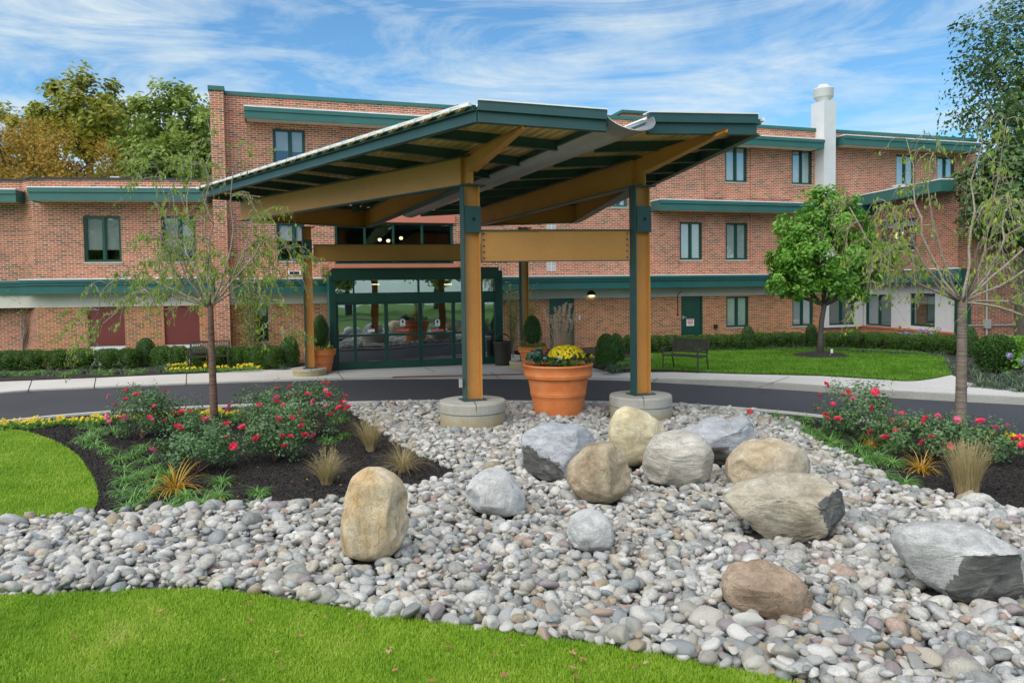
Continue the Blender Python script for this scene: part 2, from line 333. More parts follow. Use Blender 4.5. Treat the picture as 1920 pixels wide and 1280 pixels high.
BOXF = np.array([[0, 1, 5, 4], [1, 2, 6, 5], [2, 3, 7, 6], [3, 0, 4, 7], [4, 5, 6, 7], [3, 2, 1, 0]])
def box(mb, x0, x1, y0, y1, z0, z1, rnd=0):
    V = [(x0, y0, z0), (x1, y0, z0), (x1, y1, z0), (x0, y1, z0), (x0, y0, z1), (x1, y0, z1), (x1, y1, z1), (x0, y1, z1)]
    V = np.array(V); uv = []
    for f in BOXF:
        for i in f:
            p = V[i]; uv.append((p[0], p[2]))
    mb.add(V, BOXF, rnd, uv)
def prism(mb, pts, z0, z1, rnd=0):           # vertical prism over a 2D outline
    n = len(pts); a = [(*p[:2], z0) for p in pts]+[(*p[:2], z1) for p in pts]
    ar = sum(pts[i][0]*pts[(i+1) % n][1]-pts[(i+1) % n][0]*pts[i][1] for i in range(n))
    tri = geometry.tessellate_polygon([[Vector((p[0], p[1], 0)) for p in pts]])
    T = []
    for t in tri:
        q = [pts[i] for i in t]; s = (q[1][0]-q[0][0])*(q[2][1]-q[0][1])-(q[2][0]-q[0][0])*(q[1][1]-q[0][1])
        T.append(t if s > 0 else t[::-1])
    T = np.array(T); S = [[i, (i+1) % n, (i+1) % n+n, i+n] if ar > 0 else [(i+1) % n, i, i+n, (i+1) % n+n] for i in range(n)]
    mb.add(a, [T+n, T[:, ::-1], np.array(S)], rnd)
def sheet(name, pts, z, mat, k='structure'):
    mb = MB(); n = len(pts); tri = geometry.tessellate_polygon([[Vector((p[0], p[1], 0)) for p in pts]])
    T = []
    for t in tri:
        q = [pts[i] for i in t]; s = (q[1][0]-q[0][0])*(q[2][1]-q[0][1])-(q[2][0]-q[0][0])*(q[1][1]-q[0][1])
        T.append(t if s > 0 else t[::-1])
    mb.add([(p[0], p[1], z) for p in pts], np.array(T)); return kind(mb.build(name, mat), k)
def beam(mb, a, b, w, h, up=(0, 0, 1), off=0):      # rectangular bar from a to b; a,b are the centre of its section
    a = np.array(a, float); b = np.array(b, float); d = b-a; d /= np.linalg.norm(d); u = np.array(up, float)
    s = np.cross(d, u); s /= np.linalg.norm(s); u = np.cross(s, d)
    V = [p+s*x*w/2+u*y*h/2 for p in (a, b) for x, y in ((-1, -1), (1, -1), (1, 1), (-1, 1))]
    V = np.array(V); Fb = np.array([[0, 3, 2, 1], [4, 5, 6, 7], [0, 1, 5, 4], [1, 2, 6, 5], [2, 3, 7, 6], [3, 0, 4, 7]])
    mb.add(V, Fb[:, ::-1])
def lathe(mb, prof, c=(0, 0, 0), n=40, rnd=0):
    prof = np.array(prof); k = len(prof); a = np.linspace(0, 2*math.pi, n, endpoint=False)
    V = np.array([(c[0]+r*math.cos(t), c[1]+r*math.sin(t), c[2]+z) for t in a for r, z in prof])
    Fq = [[i*k+j, ((i+1) % n)*k+j, ((i+1) % n)*k+j+1, i*k+j+1] for i in range(n) for j in range(k-1)]
    mb.add(V, np.array(Fq), rnd)
def tube(mb, pts, rad, sides=6, rnd=0):
    P = np.array(pts, float); n = len(P); rad = np.broadcast_to(np.array(rad, float), (n,))
    T = np.gradient(P, axis=0); T /= np.linalg.norm(T, axis=1)[:, None]+1e-9
    ref = np.array([0.3, .9, .1]) if abs(T[0][2]) > .7 else np.array([0, 0, 1.])
    A = np.cross(T, ref); A /= np.linalg.norm(A, axis=1)[:, None]+1e-9; Bv = np.cross(T, A)
    th = np.linspace(0, 2*math.pi, sides, endpoint=False)
    V = P[:, None, :]+rad[:, None, None]*(np.cos(th)[None, :, None]*A[:, None, :]+np.sin(th)[None, :, None]*Bv[:, None, :])
    Fq = [[i*sides+j, i*sides+(j+1) % sides, (i+1)*sides+(j+1) % sides, (i+1)*sides+j] for i in range(n-1) for j in range(sides)]
    mb.add(V.reshape(-1, 3), [np.array(Fq), np.array([list(range(sides))[::-1], [(n-1)*sides+j for j in range(sides)]])], rnd)
def rand_dirs(n):
    v = rng.normal(size=(n, 3)); return v/np.linalg.norm(v, axis=1)[:, None]
def leaves(mb, P, size, rnd=None, nrm=None, up=.5, asp=.55, hang=0):
    n = len(P)
    if n == 0: return
    if nrm is None: nrm = rand_dirs(n)
    nrm = nrm+np.array([0, 0, up]); nrm /= np.linalg.norm(nrm, axis=1)[:, None]
    d = rand_dirs(n)+np.array([0, 0, -hang]); d -= nrm*np.sum(d*nrm, 1)[:, None]; d /= np.linalg.norm(d, axis=1)[:, None]+1e-9
    s = np.cross(nrm, d); sz = (np.asarray(size)*rng.uniform(.65, 1.3, n))[:, None]
    a = P-d*sz*.5; b = P+s*sz*asp*.5+nrm*sz*.08; c = P+d*sz*.5; e = P-s*sz*asp*.5+nrm*sz*.08
    V = np.stack([a, b, c, e], 1).reshape(-1, 3); Fq = np.arange(4*n).reshape(n, 4)
    if rnd is None: rnd = rng.uniform(0, 1, n)
    mb.add(V, Fq, np.repeat(rnd, 4))
def cloud(mb, c, rad, n, size, clumps=40, csize=.28, shell=.55, up=.4, asp=.55, hang=0, low=-1):
    c = np.array(c); rad = np.array(rad)
    d = rand_dirs(clumps*2); d = d[d[:, 2] > low][:clumps]; k = len(d)
    rr = shell+(1-shell)*rng.uniform(0, 1, k)**.6
    cc = d*rr[:, None]*rad*rng.uniform(.86, 1.08, k)[:, None]; cr = csize*rad.min()*rng.uniform(.6, 1.4, k); cv = rng.uniform(-.22, .22, k)
    i = rng.integers(0, k, n); q = rand_dirs(n)*(rng.uniform(0, 1, n)**.45)[:, None]
    P = cc[i]+q*cr[i][:, None]
    rn = np.clip(rng.uniform(.15, .85, n)+cv[i], 0, 1)
    nr = P/rad; nr = nr/(np.linalg.norm(nr, axis=1)[:, None]+1e-6)+rand_dirs(n)*.9
    leaves(mb, P+c, size, rn, nr, up, asp, hang)
def blades(mb, base, length, width, lean, rnd, az=None, seg=3, droop=1.0):
    """arching strap leaves: base (n,3), arrays"""
    n = len(base); az = rng.uniform(0, 2*math.pi, n) if az is None else az
    o = np.stack([np.cos(az), np.sin(az), np.zeros(n)], 1); s = np.stack([-np.sin(az), np.cos(az), np.zeros(n)], 1)
    rows = []
    for j in range(seg+1):
        t = j/seg; th = lean*(t*droop*.9+.25)
        # integrate an arc approx
        x = length*t*np.sin(np.minimum(th, 1.9)); z = length*t*np.cos(np.minimum(th, 1.9)*.93)
        p = base+o*x[:, None]; p = p.copy(); p[:, 2] += z
        w = (width*(1-t**2)*.5+.0006)[:, None] if not np.isscalar(width) else width*(1-t**2)*.5+.0006
        rows += [p-s*w, p+s*w]
    V = np.stack(rows, 1).reshape(-1, 3); k = 2*(seg+1)
    Fq = np.concatenate([np.arange(n)[:, None]*k+np.array([2*j, 2*j+1, 2*j+3, 2*j+2])[None] for j in range(seg)])
    mb.add(V, Fq, np.repeat(rnd, k))
def inpoly(P, poly):
    x, y = P[:, 0], P[:, 1]; r = np.zeros(len(P), bool); n = len(poly)
    for i in range(n):
        x1, y1 = poly[i][:2]; x2, y2 = poly[(i+1) % n][:2]
        if y1 == y2: continue
        c = ((y1 > y) != (y2 > y)) & (x < (x2-x1)*(y-y1)/(y2-y1)+x1); r ^= c
    return r
def scatter(poly, dens):
    A = np.array([p[:2] for p in poly]); lo, hi = A.min(0), A.max(0); n = int((hi-lo).prod()*dens)
    P = rng.uniform(lo, hi, (n, 2)); return P[inpoly(P, poly)]
def pxpoly(pts, z): return [tuple(onz(x, y, z))[:2] for x, y in pts]
def smooth_line(pts, k=6):
    P = np.array(pts, float); n = len(P); o = []
    for i in range(n-1):
        p0, p1, p2, p3 = P[max(i-1, 0)], P[i], P[i+1], P[min(i+2, n-1)]
        for j in range(k):
            t = j/k; o.append(.5*((2*p1)+(-p0+p2)*t+(2*p0-5*p1+4*p2-p3)*t*t+(-p0+3*p1-3*p2+p3)*t**3))
    o.append(P[-1]); return [tuple(q) for q in o]

# ------------------------------------------------------------------ ground, road, pavement, island
sheet('ground', [(-160, -60), (160, -60), (160, 220), (-160, 220)], -.03, 'lawnm')
far_edge = smooth_line([(-420, 792), (-200, 765), (0, 738), (178, 728), (400, 719), (640, 712), (860, 710), (1113, 712), (1233, 717), (1417, 727), (1540, 735), (1613, 742), (1750, 750), (1920, 759), (2200, 775), (2500, 800)])
near_edge = smooth_line([(-420, 880), (-200, 830), (0, 797), (200, 778), (420, 766), (650, 760), (806, 757), (947, 758), (1100, 759), (1260, 763), (1407, 773), (1530, 785), (1700, 805), (1920, 835), (2200, 880), (2500, 940)])
FE = [onz(x, y, 0) for x, y in far_edge]; NE = [onz(x, y, 0) for x, y in near_edge]
road = [(p.x, p.y) for p in NE]+[(p.x, p.y+.6) for p in FE[::-1]]
sheet('road', road, 0, 'asphalt')
def swz(px): return .03+.11*min(1, max(0, (px-1120)/260))
# pavement as a slab whose front edge is the kerb face; the back reaches under the planting
mb = MB(); V = []; n = len(far_edge)
for (px, py), p in zip(far_edge, FE):
    z = swz(px); b = np.array([p.x, p.y]); dirn = np.array([0, 1.])
    V += [(p.x, p.y, -.02), (p.x, p.y, z), (p.x, p.y+.15, z), (p.x, p.y+.15, z+.002), (p.x+dirn[0]*9, p.y+9.5, z+.002)]
fk = [[i*5, (i+1)*5, (i+1)*5+1, i*5+1] for i in range(n-1)]+[[i*5+1, (i+1)*5+1, (i+1)*5+2, i*5+2] for i in range(n-1)]
mb.add(V, np.array(fk)); kind(mb.build('kerb', 'kerbm'), 'structure')
mb = MB(); mb.add(V, np.array([[i*5+3, (i+1)*5+3, (i+1)*5+4, i*5+4] for i in range(n-1)])); kind(mb.build('pavement', 'concrete'), 'structure')
# joints in the pavement
mb = MB()
for (x0, y0), (x1, y1) in [((180, 707), (176, 727.5)), ((350, 699), (349, 720.5)), ((632, 697), (645, 711.5)), ((1480, 706), (1421, 726.5)), ((920, 697), (936, 709)), ((795, 688), (815, 697)),
                           ((955, 690), (1005, 703)), ((1815, 724), (1790, 750)), ((60, 712), (52, 734)), ((1250, 695), (1225, 715))]:
    a = onz(x0, y0, swz(x0)+.004); b = onz(x1, y1, swz(x1)+.004); d = (b-a).normalized(); s = Vector((-d.y, d.x, 0))*.011
    mb.add([a-s, b-s, b+s, a+s], np.array([[0, 1, 2, 3]]))
kind(mb.build('pavement_joints', 'dark'), 'structure')
# island
isl_pts = [(p.x, p.y) for p in NE]+[(14, 6), (14, -12), (-14, -12), (-14, 8)]
mb = MB(); prism(mb, [(p.x, p.y-.14) for p in NE]+[(14, -12), (-14, -12)], -.02, .05); kind(mb.build('planting_bed', 'mulchm'), 'structure')
mb = MB(); V = []
for p in NE: V += [(p.x, p.y, -.02), (p.x, p.y, .085), (p.x, p.y-.14, .085), (p.x, p.y-.14, -.02)]
n = len(NE); fk = [[i*4+1, i*4, (i+1)*4, (i+1)*4+1] for i in range(n-1)]+[[i*4+2, i*4+1, (i+1)*4+1, (i+1)*4+2] for i in range(n-1)]+[[i*4+3, i*4+2, (i+1)*4+2, (i+1)*4+3] for i in range(n-1)]
mb.add(V, np.array(fk)); kind(mb.build('island_kerb', 'concrete'), 'structure')
GZ = .055
gl_left = smooth_line([(645, 766), (700, 800), (740, 828), (800, 858), (858, 884), (862, 895), (840, 905), (790, 915), (700, 935), (600, 947), (330, 962), (180, 968), (100, 976), (0, 996), (-200, 1040), (-700, 1142), (-1300, 1250)], 4)
gl_bot = smooth_line([(-1300, 1330), (-700, 1200), (-200, 1128), (0, 1118), (130, 1113), (300, 1107), (420, 1109), (580, 1133), (740, 1158), (900, 1180), (1080, 1205), (1200, 1224), (1350, 1252), (1500, 1284), (1760, 1370)], 4)
gl_right = smooth_line([(2300, 1370), (2300, 1060), (2100, 1010), (1920, 968), (1800, 940), (1720, 925), (1660, 905), (1625, 878), (1560, 850), (1510, 822), (1495, 800), (1440, 784), (1422, 776)], 4)
gtop = [(1350, 770), (1260, 765), (1100, 761), (947, 760), (806, 759), (700, 761)]
gravel_poly = pxpoly(gl_left+gl_bot+gl_right+gtop, GZ)
sheet('gravel_bed', gravel_poly, GZ, 'gravelbase')
leftlawn_px = smooth_line([(-1300, 822), (-500, 806), (-200, 802), (0, 805), (60, 812), (130, 842), (168, 885), (184, 930), (172, 960), (150, 970)], 4)+[(100, 978), (0, 998), (-200, 1042), (-700, 1144), (-1300, 1252)]
leftlawn = pxpoly(leftlawn_px, .062); sheet('side_lawn', leftlawn, .062, 'lawnm')
frontlawn = pxpoly(gl_bot, .062)+[(9, 1.0), (9, -9), (-12, -9), (-12, 3.5)]
sheet('front_lawn', frontlawn, .062, 'lawnm')
# right lawn and beds beyond the pavement
rl_px = smooth_line([(1150, 692), (1177, 691), (1260, 693), (1367, 699), (1540, 703), (1640, 709), (1697, 713), (1740, 710), (1785, 701)], 4)+smooth_line([(1775, 684), (1765, 668), (1700, 658), (1600, 654), (1500, 651), (1400, 653), (1300, 657), (1220, 663), (1160, 676)], 4)
rlawn = pxpoly(rl_px, .16); 
rb_px = [(1120, 684), (1150, 693), (1177, 692), (1260, 694), (1367, 700), (1540, 704), (1640, 710), (1697, 714), (1785, 702), (1815, 716), (1850, 722), (1920, 729), (2200, 745)]
rb_back = [(24, 33), (-.5, 27.2)]
rbed = pxpoly(rb_px, .15)+[(24, 26), (16, 33), (-.2, 26.5), (1.2, 24)]
mb = MB(); prism(mb, rbed, 0, .152); kind(mb.build('planting_bed', 'mulchm'), 'structure')
sheet('far_lawn', rlawn, .16, 'lawnm')
lb_px = [(-300, 735), (0, 714), (178, 707), (400, 697), (520, 690), (560, 686), (590, 684)]
lbed = pxpoly(lb_px, .05)+[(-5.2, 24.6), (-10, 24.3), (-20, 23.2)]
mb = MB(); prism(mb, lbed, 0, .062); kind(mb.build('planting_bed', 'mulchm'), 'structure')

# ------------------------------------------------------------------ walls
class Wall:
    def __init__(s, O, ang):            # O a point (x,y) of the wall, ang the turn of its run from +X
        s.O = np.array(O, float); s.d = np.array([math.cos(ang), math.sin(ang)]); s.nrm = np.array([math.sin(ang), -math.cos(ang)])
    def px(s, px, py, off=0):
        r = ray(px, py); O = s.O+s.nrm*off; t = (O@s.nrm)/(r.x*s.nrm[0]+r.y*s.nrm[1])
        P = np.array([r.x*t, r.y*t]); return float((P-s.O)@s.d), EYE+r.z*t
    def rect(s, x0, y0, x1, y1, off=0):
        ym, xm = (y0+y1)/2, (x0+x1)/2
        return s.px(x0, ym, off)[0], s.px(x1, ym, off)[0], s.px(xm, y1, off)[1], s.px(xm, y0, off)[1]
    def P(s, u, z, n=0):
        q = s.O+s.d*u+s.nrm*n; return (q[0], q[1], z)
    def box(s, mb, u0, u1, z0, z1, n0, n1, rnd=0):     # n1 is the outer face
        V = [s.P(u, z, n) for z in (z0, z1) for u, n in ((u0, n1), (u1, n1), (u1, n0), (u0, n0))]
        loc = [(u, z, n) for z in (z0, z1) for u, n in ((u0, n1), (u1, n1), (u1, n0), (u0, n0))]
        uv = []
        for k, f in enumerate(BOXF):
            for i in f:
                u, z, n = loc[i]; uv.append((u, z) if k in (0, 2) else ((n, z) if k in (1, 3) else (u, n)))
        mb.add(V, BOXF, rnd, uv)
    def wall(s, mb, u0, u1, z0, z1, holes=(), th=.3, n=0, rev=.1):
        us = sorted({u0, u1, *[h[0] for h in holes], *[h[1] for h in holes]}); us = [u for u in us if u0 <= u <= u1]
        zs = sorted({z0, z1, *[h[2] for h in holes], *[h[3] for h in holes]}); zs = [z for z in zs if z0 <= z <= z1]
        def q(pts): mb.add([s.P(*p) for p in pts], np.array([[0, 1, 2, 3]]), 0, [(p[0]+p[2]-n, p[1]) for p in pts])
        for a, b in zip(us, us[1:]):
            for c, d in zip(zs, zs[1:]):
                um, zm = (a+b)/2, (c+d)/2
                if any(h[0] < um < h[1] and h[2] < zm < h[3] for h in holes): continue
                q([(a, c, n), (b, c, n), (b, d, n), (a, d, n)])
        q([(u0, z1, n), (u1, z1, n), (u1, z1, n-th), (u0, z1, n-th)])
        q([(u0, z0, n-th), (u0, z0, n), (u0, z1, n), (u0, z1, n-th)]); q([(u1, z0, n), (u1, z0, n-th), (u1, z1, n-th), (u1, z1, n)])
        for h in holes:
            a, b, c, d = h[:4]
            q([(a, c, n), (a, d, n), (a, d, n-rev), (a, c, n-rev)]); q([(b, d, n), (b, c, n), (b, c, n-rev), (b, d, n-rev)])
            q([(a, d, n), (b, d, n), (b, d, n-rev), (a, d, n-rev)]); q([(b, c, n), (a, c, n), (a, c, n-rev), (b, c, n-rev)])

TH = math.atan(.322)
M = Wall((0, 26.2), TH)
W1 = Wall((-12.1, 23.9), R(8))
BLD = thing('brick_building', 'long three storey red brick building with teal fascia bands behind the canopy', 'building', (0, 27, 0))

def window(w, rc, n=0, split=.5, blind=1.0, bmat='blind', sill=True, parent=None, fm='dgreen', two=True, fw=.055, name='window', label=None, deep=1.3):
    u0, u1, z0, z1 = rc; parent = parent or BLD
    mb = MB(); a, b = n-.13, n-.045
    w.box(mb, u0, u0+fw, z0, z1, a, b); w.box(mb, u1-fw, u1, z0, z1, a, b)
    w.box(mb, u0+fw, u1-fw, z1-fw, z1, a, b-.002); w.box(mb, u0+fw, u1-fw, z0, z0+fw*1.3, a, b-.002)
    lights = [(u0+fw, u1-fw)]
    if two:
        um = u0+(u1-u0)*split; w.box(mb, um-fw*.55, um+fw*.55, z0+fw*1.3, z1-fw, a, b+.004); lights = [(u0+fw, um-fw*.55), (um+fw*.55, u1-fw)]
        for s0, s1 in lights:      # slim sash edge round each light
            e = .03
            w.box(mb, s0, s0+e, z0+fw*1.3, z1-fw, a+.02, b-.02); w.box(mb, s1-e, s1, z0+fw*1.3, z1-fw, a+.02, b-.02)
    f = mb.build(name, fm, parent)
    if label: f['label'] = label
    for s0, s1 in lights:
        mb = MB(); zz0, zz1 = z0+fw*1.3, z1-fw
        w.box(mb, s0, s1, zz0, zz1, n-.106, n-.1); mb.build('pane', 'glass', f)
    if blind:
        bs = blind if isinstance(blind, (list, tuple)) else [blind]*len(lights)
        for (s0, s1), bf in zip(lights, bs):
            mb = MB(); zb = z1-(z1-z0)*bf
            if z1-zb > .1: w.box(mb, s0+.008, s1-.008, zb, z1-.06, n-.14, n-.125); w.box(mb, s0+.008, s1-.008, zb-.02, zb+.01, n-.15, n-.12)
            if mb.n: mb.build('blind', bmat, f)
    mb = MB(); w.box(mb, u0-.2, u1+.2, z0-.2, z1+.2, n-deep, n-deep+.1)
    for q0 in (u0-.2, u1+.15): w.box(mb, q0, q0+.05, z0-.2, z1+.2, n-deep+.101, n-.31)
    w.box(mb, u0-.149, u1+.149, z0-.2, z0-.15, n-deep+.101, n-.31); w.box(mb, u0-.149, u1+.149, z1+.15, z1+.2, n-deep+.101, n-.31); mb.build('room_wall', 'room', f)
    if sill:
        mb = MB(); w.box(mb, u0-.03, u1+.03, z0-.055, z0-.003, n-.12, n+.02); mb.build('sill', 'sillm', f)
    return f

# ---- main block
zp = M.px(423, 182)[1]; ztop = 8.42
uL = M.px(404, 300)[0]; uR = M.px(1830, 300)[0]
win3 = [M.rect(512, 243, 572, 306), M.rect(1360, 277, 1401, 348), M.rect(1485, 283, 1523, 350), M.rect(1680, 290, 1716, 348), M.rect(1757, 292, 1790, 350), M.rect(1145, 330, 1176, 388)]
win2 = [M.rect(519, 418, 572, 489), M.rect(1275, 417, 1317, 487), M.rect(1361, 418, 1402, 487), M.rect(1487, 418, 1525, 486)]
lounge = M.rect(628, 418, 850, 495)
for L_ in (win3[1:5],):
    z0 = sum(r[2] for r in L_)/len(L_); z1 = sum(r[3] for r in L_)/len(L_)
    for i, r in enumerate(win3[1:5]): win3[i+1] = (r[0], r[1], z0, z1)
win1 = [M.rect(1362, 556, 1404, 613), M.rect(1486, 558, 1525, 611)]
lw = M.rect(482, 570, 503, 640)
door_a = M.rect(1030, 560, 1077, 652); door_b = M.rect(1277, 557, 1318, 654)
door_a = (door_a[0], door_a[1], .16, 2.06); door_b = (door_b[0], door_b[1], .16, 2.06)
zband0 = M.px(1130, 541, .5)[1]; zband1 = M.px(1130, 518, .5)[1]; zb_low = M.px(1130, 558)[1]
mb = MB(); M.wall(mb, uL, uR, zband1-.05, ztop, win3+win2+[lounge], th=.3); mb.build('wall', 'brick', BLD)
mb = MB(); M.wall(mb, uL, uR, -.1, zb_low, win1+[lw, door_a, door_b, M.rect(1555, 553, 1603, 609, .1)], th=.3); mb.build('wall', 'brickorange', BLD)['label'] = 'warm orange brick wall of the ground floor'
mb = MB(); M.box(mb, uL, uR, zb_low, zband1-.05, -.3, .0); mb.build('soffit_panel', 'beige', BLD)
# shallow brick piers between windows, as in the photograph
for x0, x1, lo, hi in [(574, 640, 400, 226), (1320, 1357, 372, 268), (1406, 1482, 373, 268), (1225, 1272, 516, 396), (1319, 1359, 515, 396), (1405, 1484, 515, 396)]:
    a = M.px(x0, (lo+hi)/2)[0]; b = M.px(x1, (lo+hi)/2)[0]; z0 = M.px((x0+x1)/2, lo)[1]; z1 = M.px((x0+x1)/2, hi)[1]
    mb = MB(); M.box(mb, a+.02, b-.02, z0, z1, -.05, .05); mb.build('wall_pier', 'brick', BLD)
# end fin
uf0, uf1 = M.px(403, 250)[0], M.px(421, 250)[0]
mb = MB(); M.box(mb, uf0-.1, uf1+.02, -.1, ztop+.02, -1.2, .42); mb.build('end_pier', 'brick', BLD)
mb = MB(); M.box(mb, uf0-.14, uf1+.05, ztop+.023, ztop+.15, -1.25, .47); M.box(mb, uf1+.06, uR, ztop, ztop+.12, -.35, .05); mb.build('roof_coping', 'teal_lit', BLD)
# penthouse beyond the parapet
pu0, pz = M.px(1168, 207, -4); pu1, _ = M.px(1292, 207, -4)
mb = MB(); M.box(mb, pu0, pu1, ztop-.5, pz-.12, -8, -4); mb.build('penthouse', 'brick', BLD)
mb = MB(); M.box(mb, pu0-.1, pu1+.1, pz-.12, pz, -8.1, -3.9); mb.build('roof_coping', 'teal_lit', BLD)
mb = MB(); M.box(mb, uL, uR, ztop-.45, ztop-.4, -14, -.3); M.box(mb, uL, uR, -.1, ztop-.4, -14.2, -14); M.box(mb, uL, uL+.2, -.1, ztop-.4, -14, -1.2); mb.build('roof', 'roofing', BLD)

def fascia(w, px0, px1, pyt, pyb, off=.7, mat='teal_lit', end0=True, top=True, u0=None, u1=None):
    xm = (px0+px1)/2; a = w.px(px0, pyt, off)[0] if u0 is None else u0; b = w.px(px1, pyt, off)[0] if u1 is None else u1
    zt, zb = w.px(px0 if u0 is None else px1, pyt, off)[1], w.px(px0 if u0 is None else px1, pyb, off)[1]
    h = zt-zb; mb = MB()
    w.box(mb, a, b, zb, zt-h*.36, off-.06, off); w.box(mb, a-.01, b+.01, zt-h*.34, zt, off-.06, off+.035)
    w.box(mb, a, a+.05, zb+.004, zt-.004, 0.004, off-.06); w.box(mb, b-.05, b, zb+.004, zt-.004, 0.004, off-.06)
    f = mb.build('fascia', mat, BLD)
    mb = MB(); w.box(mb, a+.051, b-.051, zb+.03, zb+.06, .003, off-.061); mb.build('soffit', 'beige', f)
    mb = MB(); w.box(mb, a-.02, b+.02, zt+.003, zt+.04, .003, off+.045); mb.build('flashing', 'flash', f)
    return zt, zb
fascia(M, 458, 1546, 200, 221, .7)
fascia(M, 1584, 1840, 254, 271, .7)
fascia(M, 1238, 1640, 374.5, 393, .7)
zt, zb = zband1, zband0
for w, a, b in ((M, uL+.45, M.px(1640, 515)[0]),):
    mb = MB(); h = zt-zb; w.box(mb, a, b, zb, zt-h*.42, 0.003, .5); w.box(mb, a, b, zt-h*.40, zt-h*.22, .003, .54); w.box(mb, a, b, zt-h*.2, zt, .003, .58)
    f = mb.build('fascia', 'teal', BLD); mb = MB(); w.box(mb, a, b, zt+.002, zt+.035, .003, .6); mb.build('flashing', 'flash', f)

for i, r in enumerate(win3[:5]): window(M, r, bmat='blind' if i != 0 else 'blindgrey', blind=[1.0, 1.0] if i else [.6, .62], split=.5 if i else .53)
window(M, win3[5], blind=1.0, fm='teal')
for i, r in enumerate(win2): window(M, r, blind=1.0 if i else [.45, .45], split=.5 if i else .62)
for r in win1: window(M, r, blind=1.0)
window(M, lw, two=False, blind=.3)
# lounge window band with salmon head and sill
u0, u1, z0, z1 = lounge
mb = MB(); fw = .05
M.box(mb, u0, u0+fw*1.6, z0, z1, -.13, -.04); M.box(mb, u1-fw*1.6, u1, z0, z1, -.13, -.04); M.box(mb, u0+fw*1.6, u1-fw*1.6, z1-fw, z1, -.13, -.042); M.box(mb, u0+fw*1.6, u1-fw*1.6, z0, z0+fw, -.13, -.042)
ms_ = [M.px(x, 450)[0] for x in (684, 738, 792)]
for x in ms_: M.box(mb, x-.035, x+.035, z0+fw, z1-fw, -.13, -.04)
lf = mb.build('window', 'dgreen', BLD); lf['label'] = 'wide four light lounge window above the entrance'
es = [u0+fw*1.6]+ms_+[u1-fw*1.6]
for a, b in zip(es, es[1:]):
    mb = MB(); M.box(mb, a+.03, b-.03, z0+fw, z1-fw, -.106, -.1); mb.build('pane', 'glass', lf)
mb = MB(); M.box(mb, u0-.5, u1+.5, z0-.6, z1+.5, -5.1, -5); M.box(mb, u0-.5, u1+.5, z1+.25, z1+.3, -5, -.35); mb.build('room_wall', 'room', lf)
mb = MB(); M.box(mb, u0-.05, u1+.05, z1+.01, z1+.32, -.05, .12); mb.build('window_head', 'salmon', BLD)
mb = MB(); M.box(mb, u0-.05, u1+.1, z0-.14, z0-.01, -.05, .14); mb.build('sill', 'salmon', lf)
for x, y in ((712, 450), (728, 452), (752, 447)):       # lamps lit inside the lounge
    uu, zz = M.px(x, y, -1.5); mb = MB(); lathe(mb, [(0, -.05), (.05, -.03), (.07, .02), (.04, .06), (0, .065)], M.P(uu, zz, -1.5), 10); mb.build('ceiling_lamp', 'lampglow', lf, True)

# doors of the ground floor
def door(rc, sign=None, handle_side=0):
    u0, u1, z0, z1 = rc; mb = MB()
    M.box(mb, u0, u0+.06, z0, z1, -.13, -.02); M.box(mb, u1-.06, u1, z0, z1, -.13, -.02); M.box(mb, u0+.06, u1-.06, z1-.06, z1, -.13, -.02)
    M.box(mb, u0+.062, u1-.062, z0, z1-.062, -.12, -.07)
    d = mb.build('door', 'dgreen', BLD)
    hu = u0+.13 if handle_side == 0 else u1-.13
    mb = MB(); M.box(mb, hu-.03, hu+.03, z0+.92, z0+1.04, -.07, -.055); M.box(mb, hu-.02, hu+.12, z0+.97, z0+.995, -.055, -.02); mb.build('handle', 'galv', d)
    if sign:
        a, b, c, e = M.rect(*sign); mb = MB(); M.box(mb, a, b, c, e, -.069, -.064); sg = mb.build('notice', 'stickerw', d)
        mb = MB(); h = e-c
        for k, (f0, f1, g0, g1) in enumerate([(.08, .92, .78, .9), (.15, .85, .52, .64), (.08, .9, .36, .44), (.2, .8, .18, .26)]): M.box(mb, a+(b-a)*f0, a+(b-a)*f1, c+h*g0, c+h*g1, -.0638, -.062)
        mb.build('notice_lettering', 'stickerred', d)
    return d
door(door_a, None, 1); door(door_b, (1289, 598, 1303, 611))

# chimney
cu0, cu1 = M.px(1545, 300, .5)[0], M.px(1567, 300, .5)[0]; cz = M.px(1548, 186, .6)[1]
mb = MB(); M.box(mb, cu0, cu1, zband1+.04, cz, -.25, .5); ch = mb.build('chimney', 'stucco', BLD)
cc = M.P((cu0+cu1)/2, cz, .12); r0 = .34
mb = MB(); lathe(mb, [(0, 0), (r0*.8, 0), (r0*.8, .1), (r0*1.05, .17), (r0*1.1, .2), (r0*1.1, .48), (r0*1.13, .5), (r0*1.13, .54), (r0*.6, .6), (r0*.55, .68), (0, .7)], cc, 28); mb.build('chimney_cap', 'white', ch, True)

# ---- left wing
u0a = W1.px(62, 450)[0]; u1a = M.px(404, 400)[0]; u1w = W1.px(412, 450)[0]
zw = W1.px(230, 338)[1]; zb1 = W1.px(230, 524)[1]; zb0 = W1.px(230, 549, .5)[1]; zbl = W1.px(230, 574)[1]
wl = [W1.rect(157, 405, 227, 491), W1.rect(303, 405, 367, 490)]; pan = [W1.rect(165, 575, 234, 648), W1.rect(308, 574, 374, 645)]
zz0 = (wl[0][2]+wl[1][2])/2; zz1 = (wl[0][3]+wl[1][3])/2; wl = [(a, b, zz0, zz1) for a, b, _, _ in wl]
mb = MB(); W1.wall(mb, u0a, u1w, zb1-.05, zw, wl); mb.build('wall', 'brick', BLD)
mb = MB(); W1.wall(mb, u0a, u1w, -.1, zbl, [(p[0], p[1], -.1, p[3]) for p in pan]); mb.build('wall', 'brickorange', BLD)
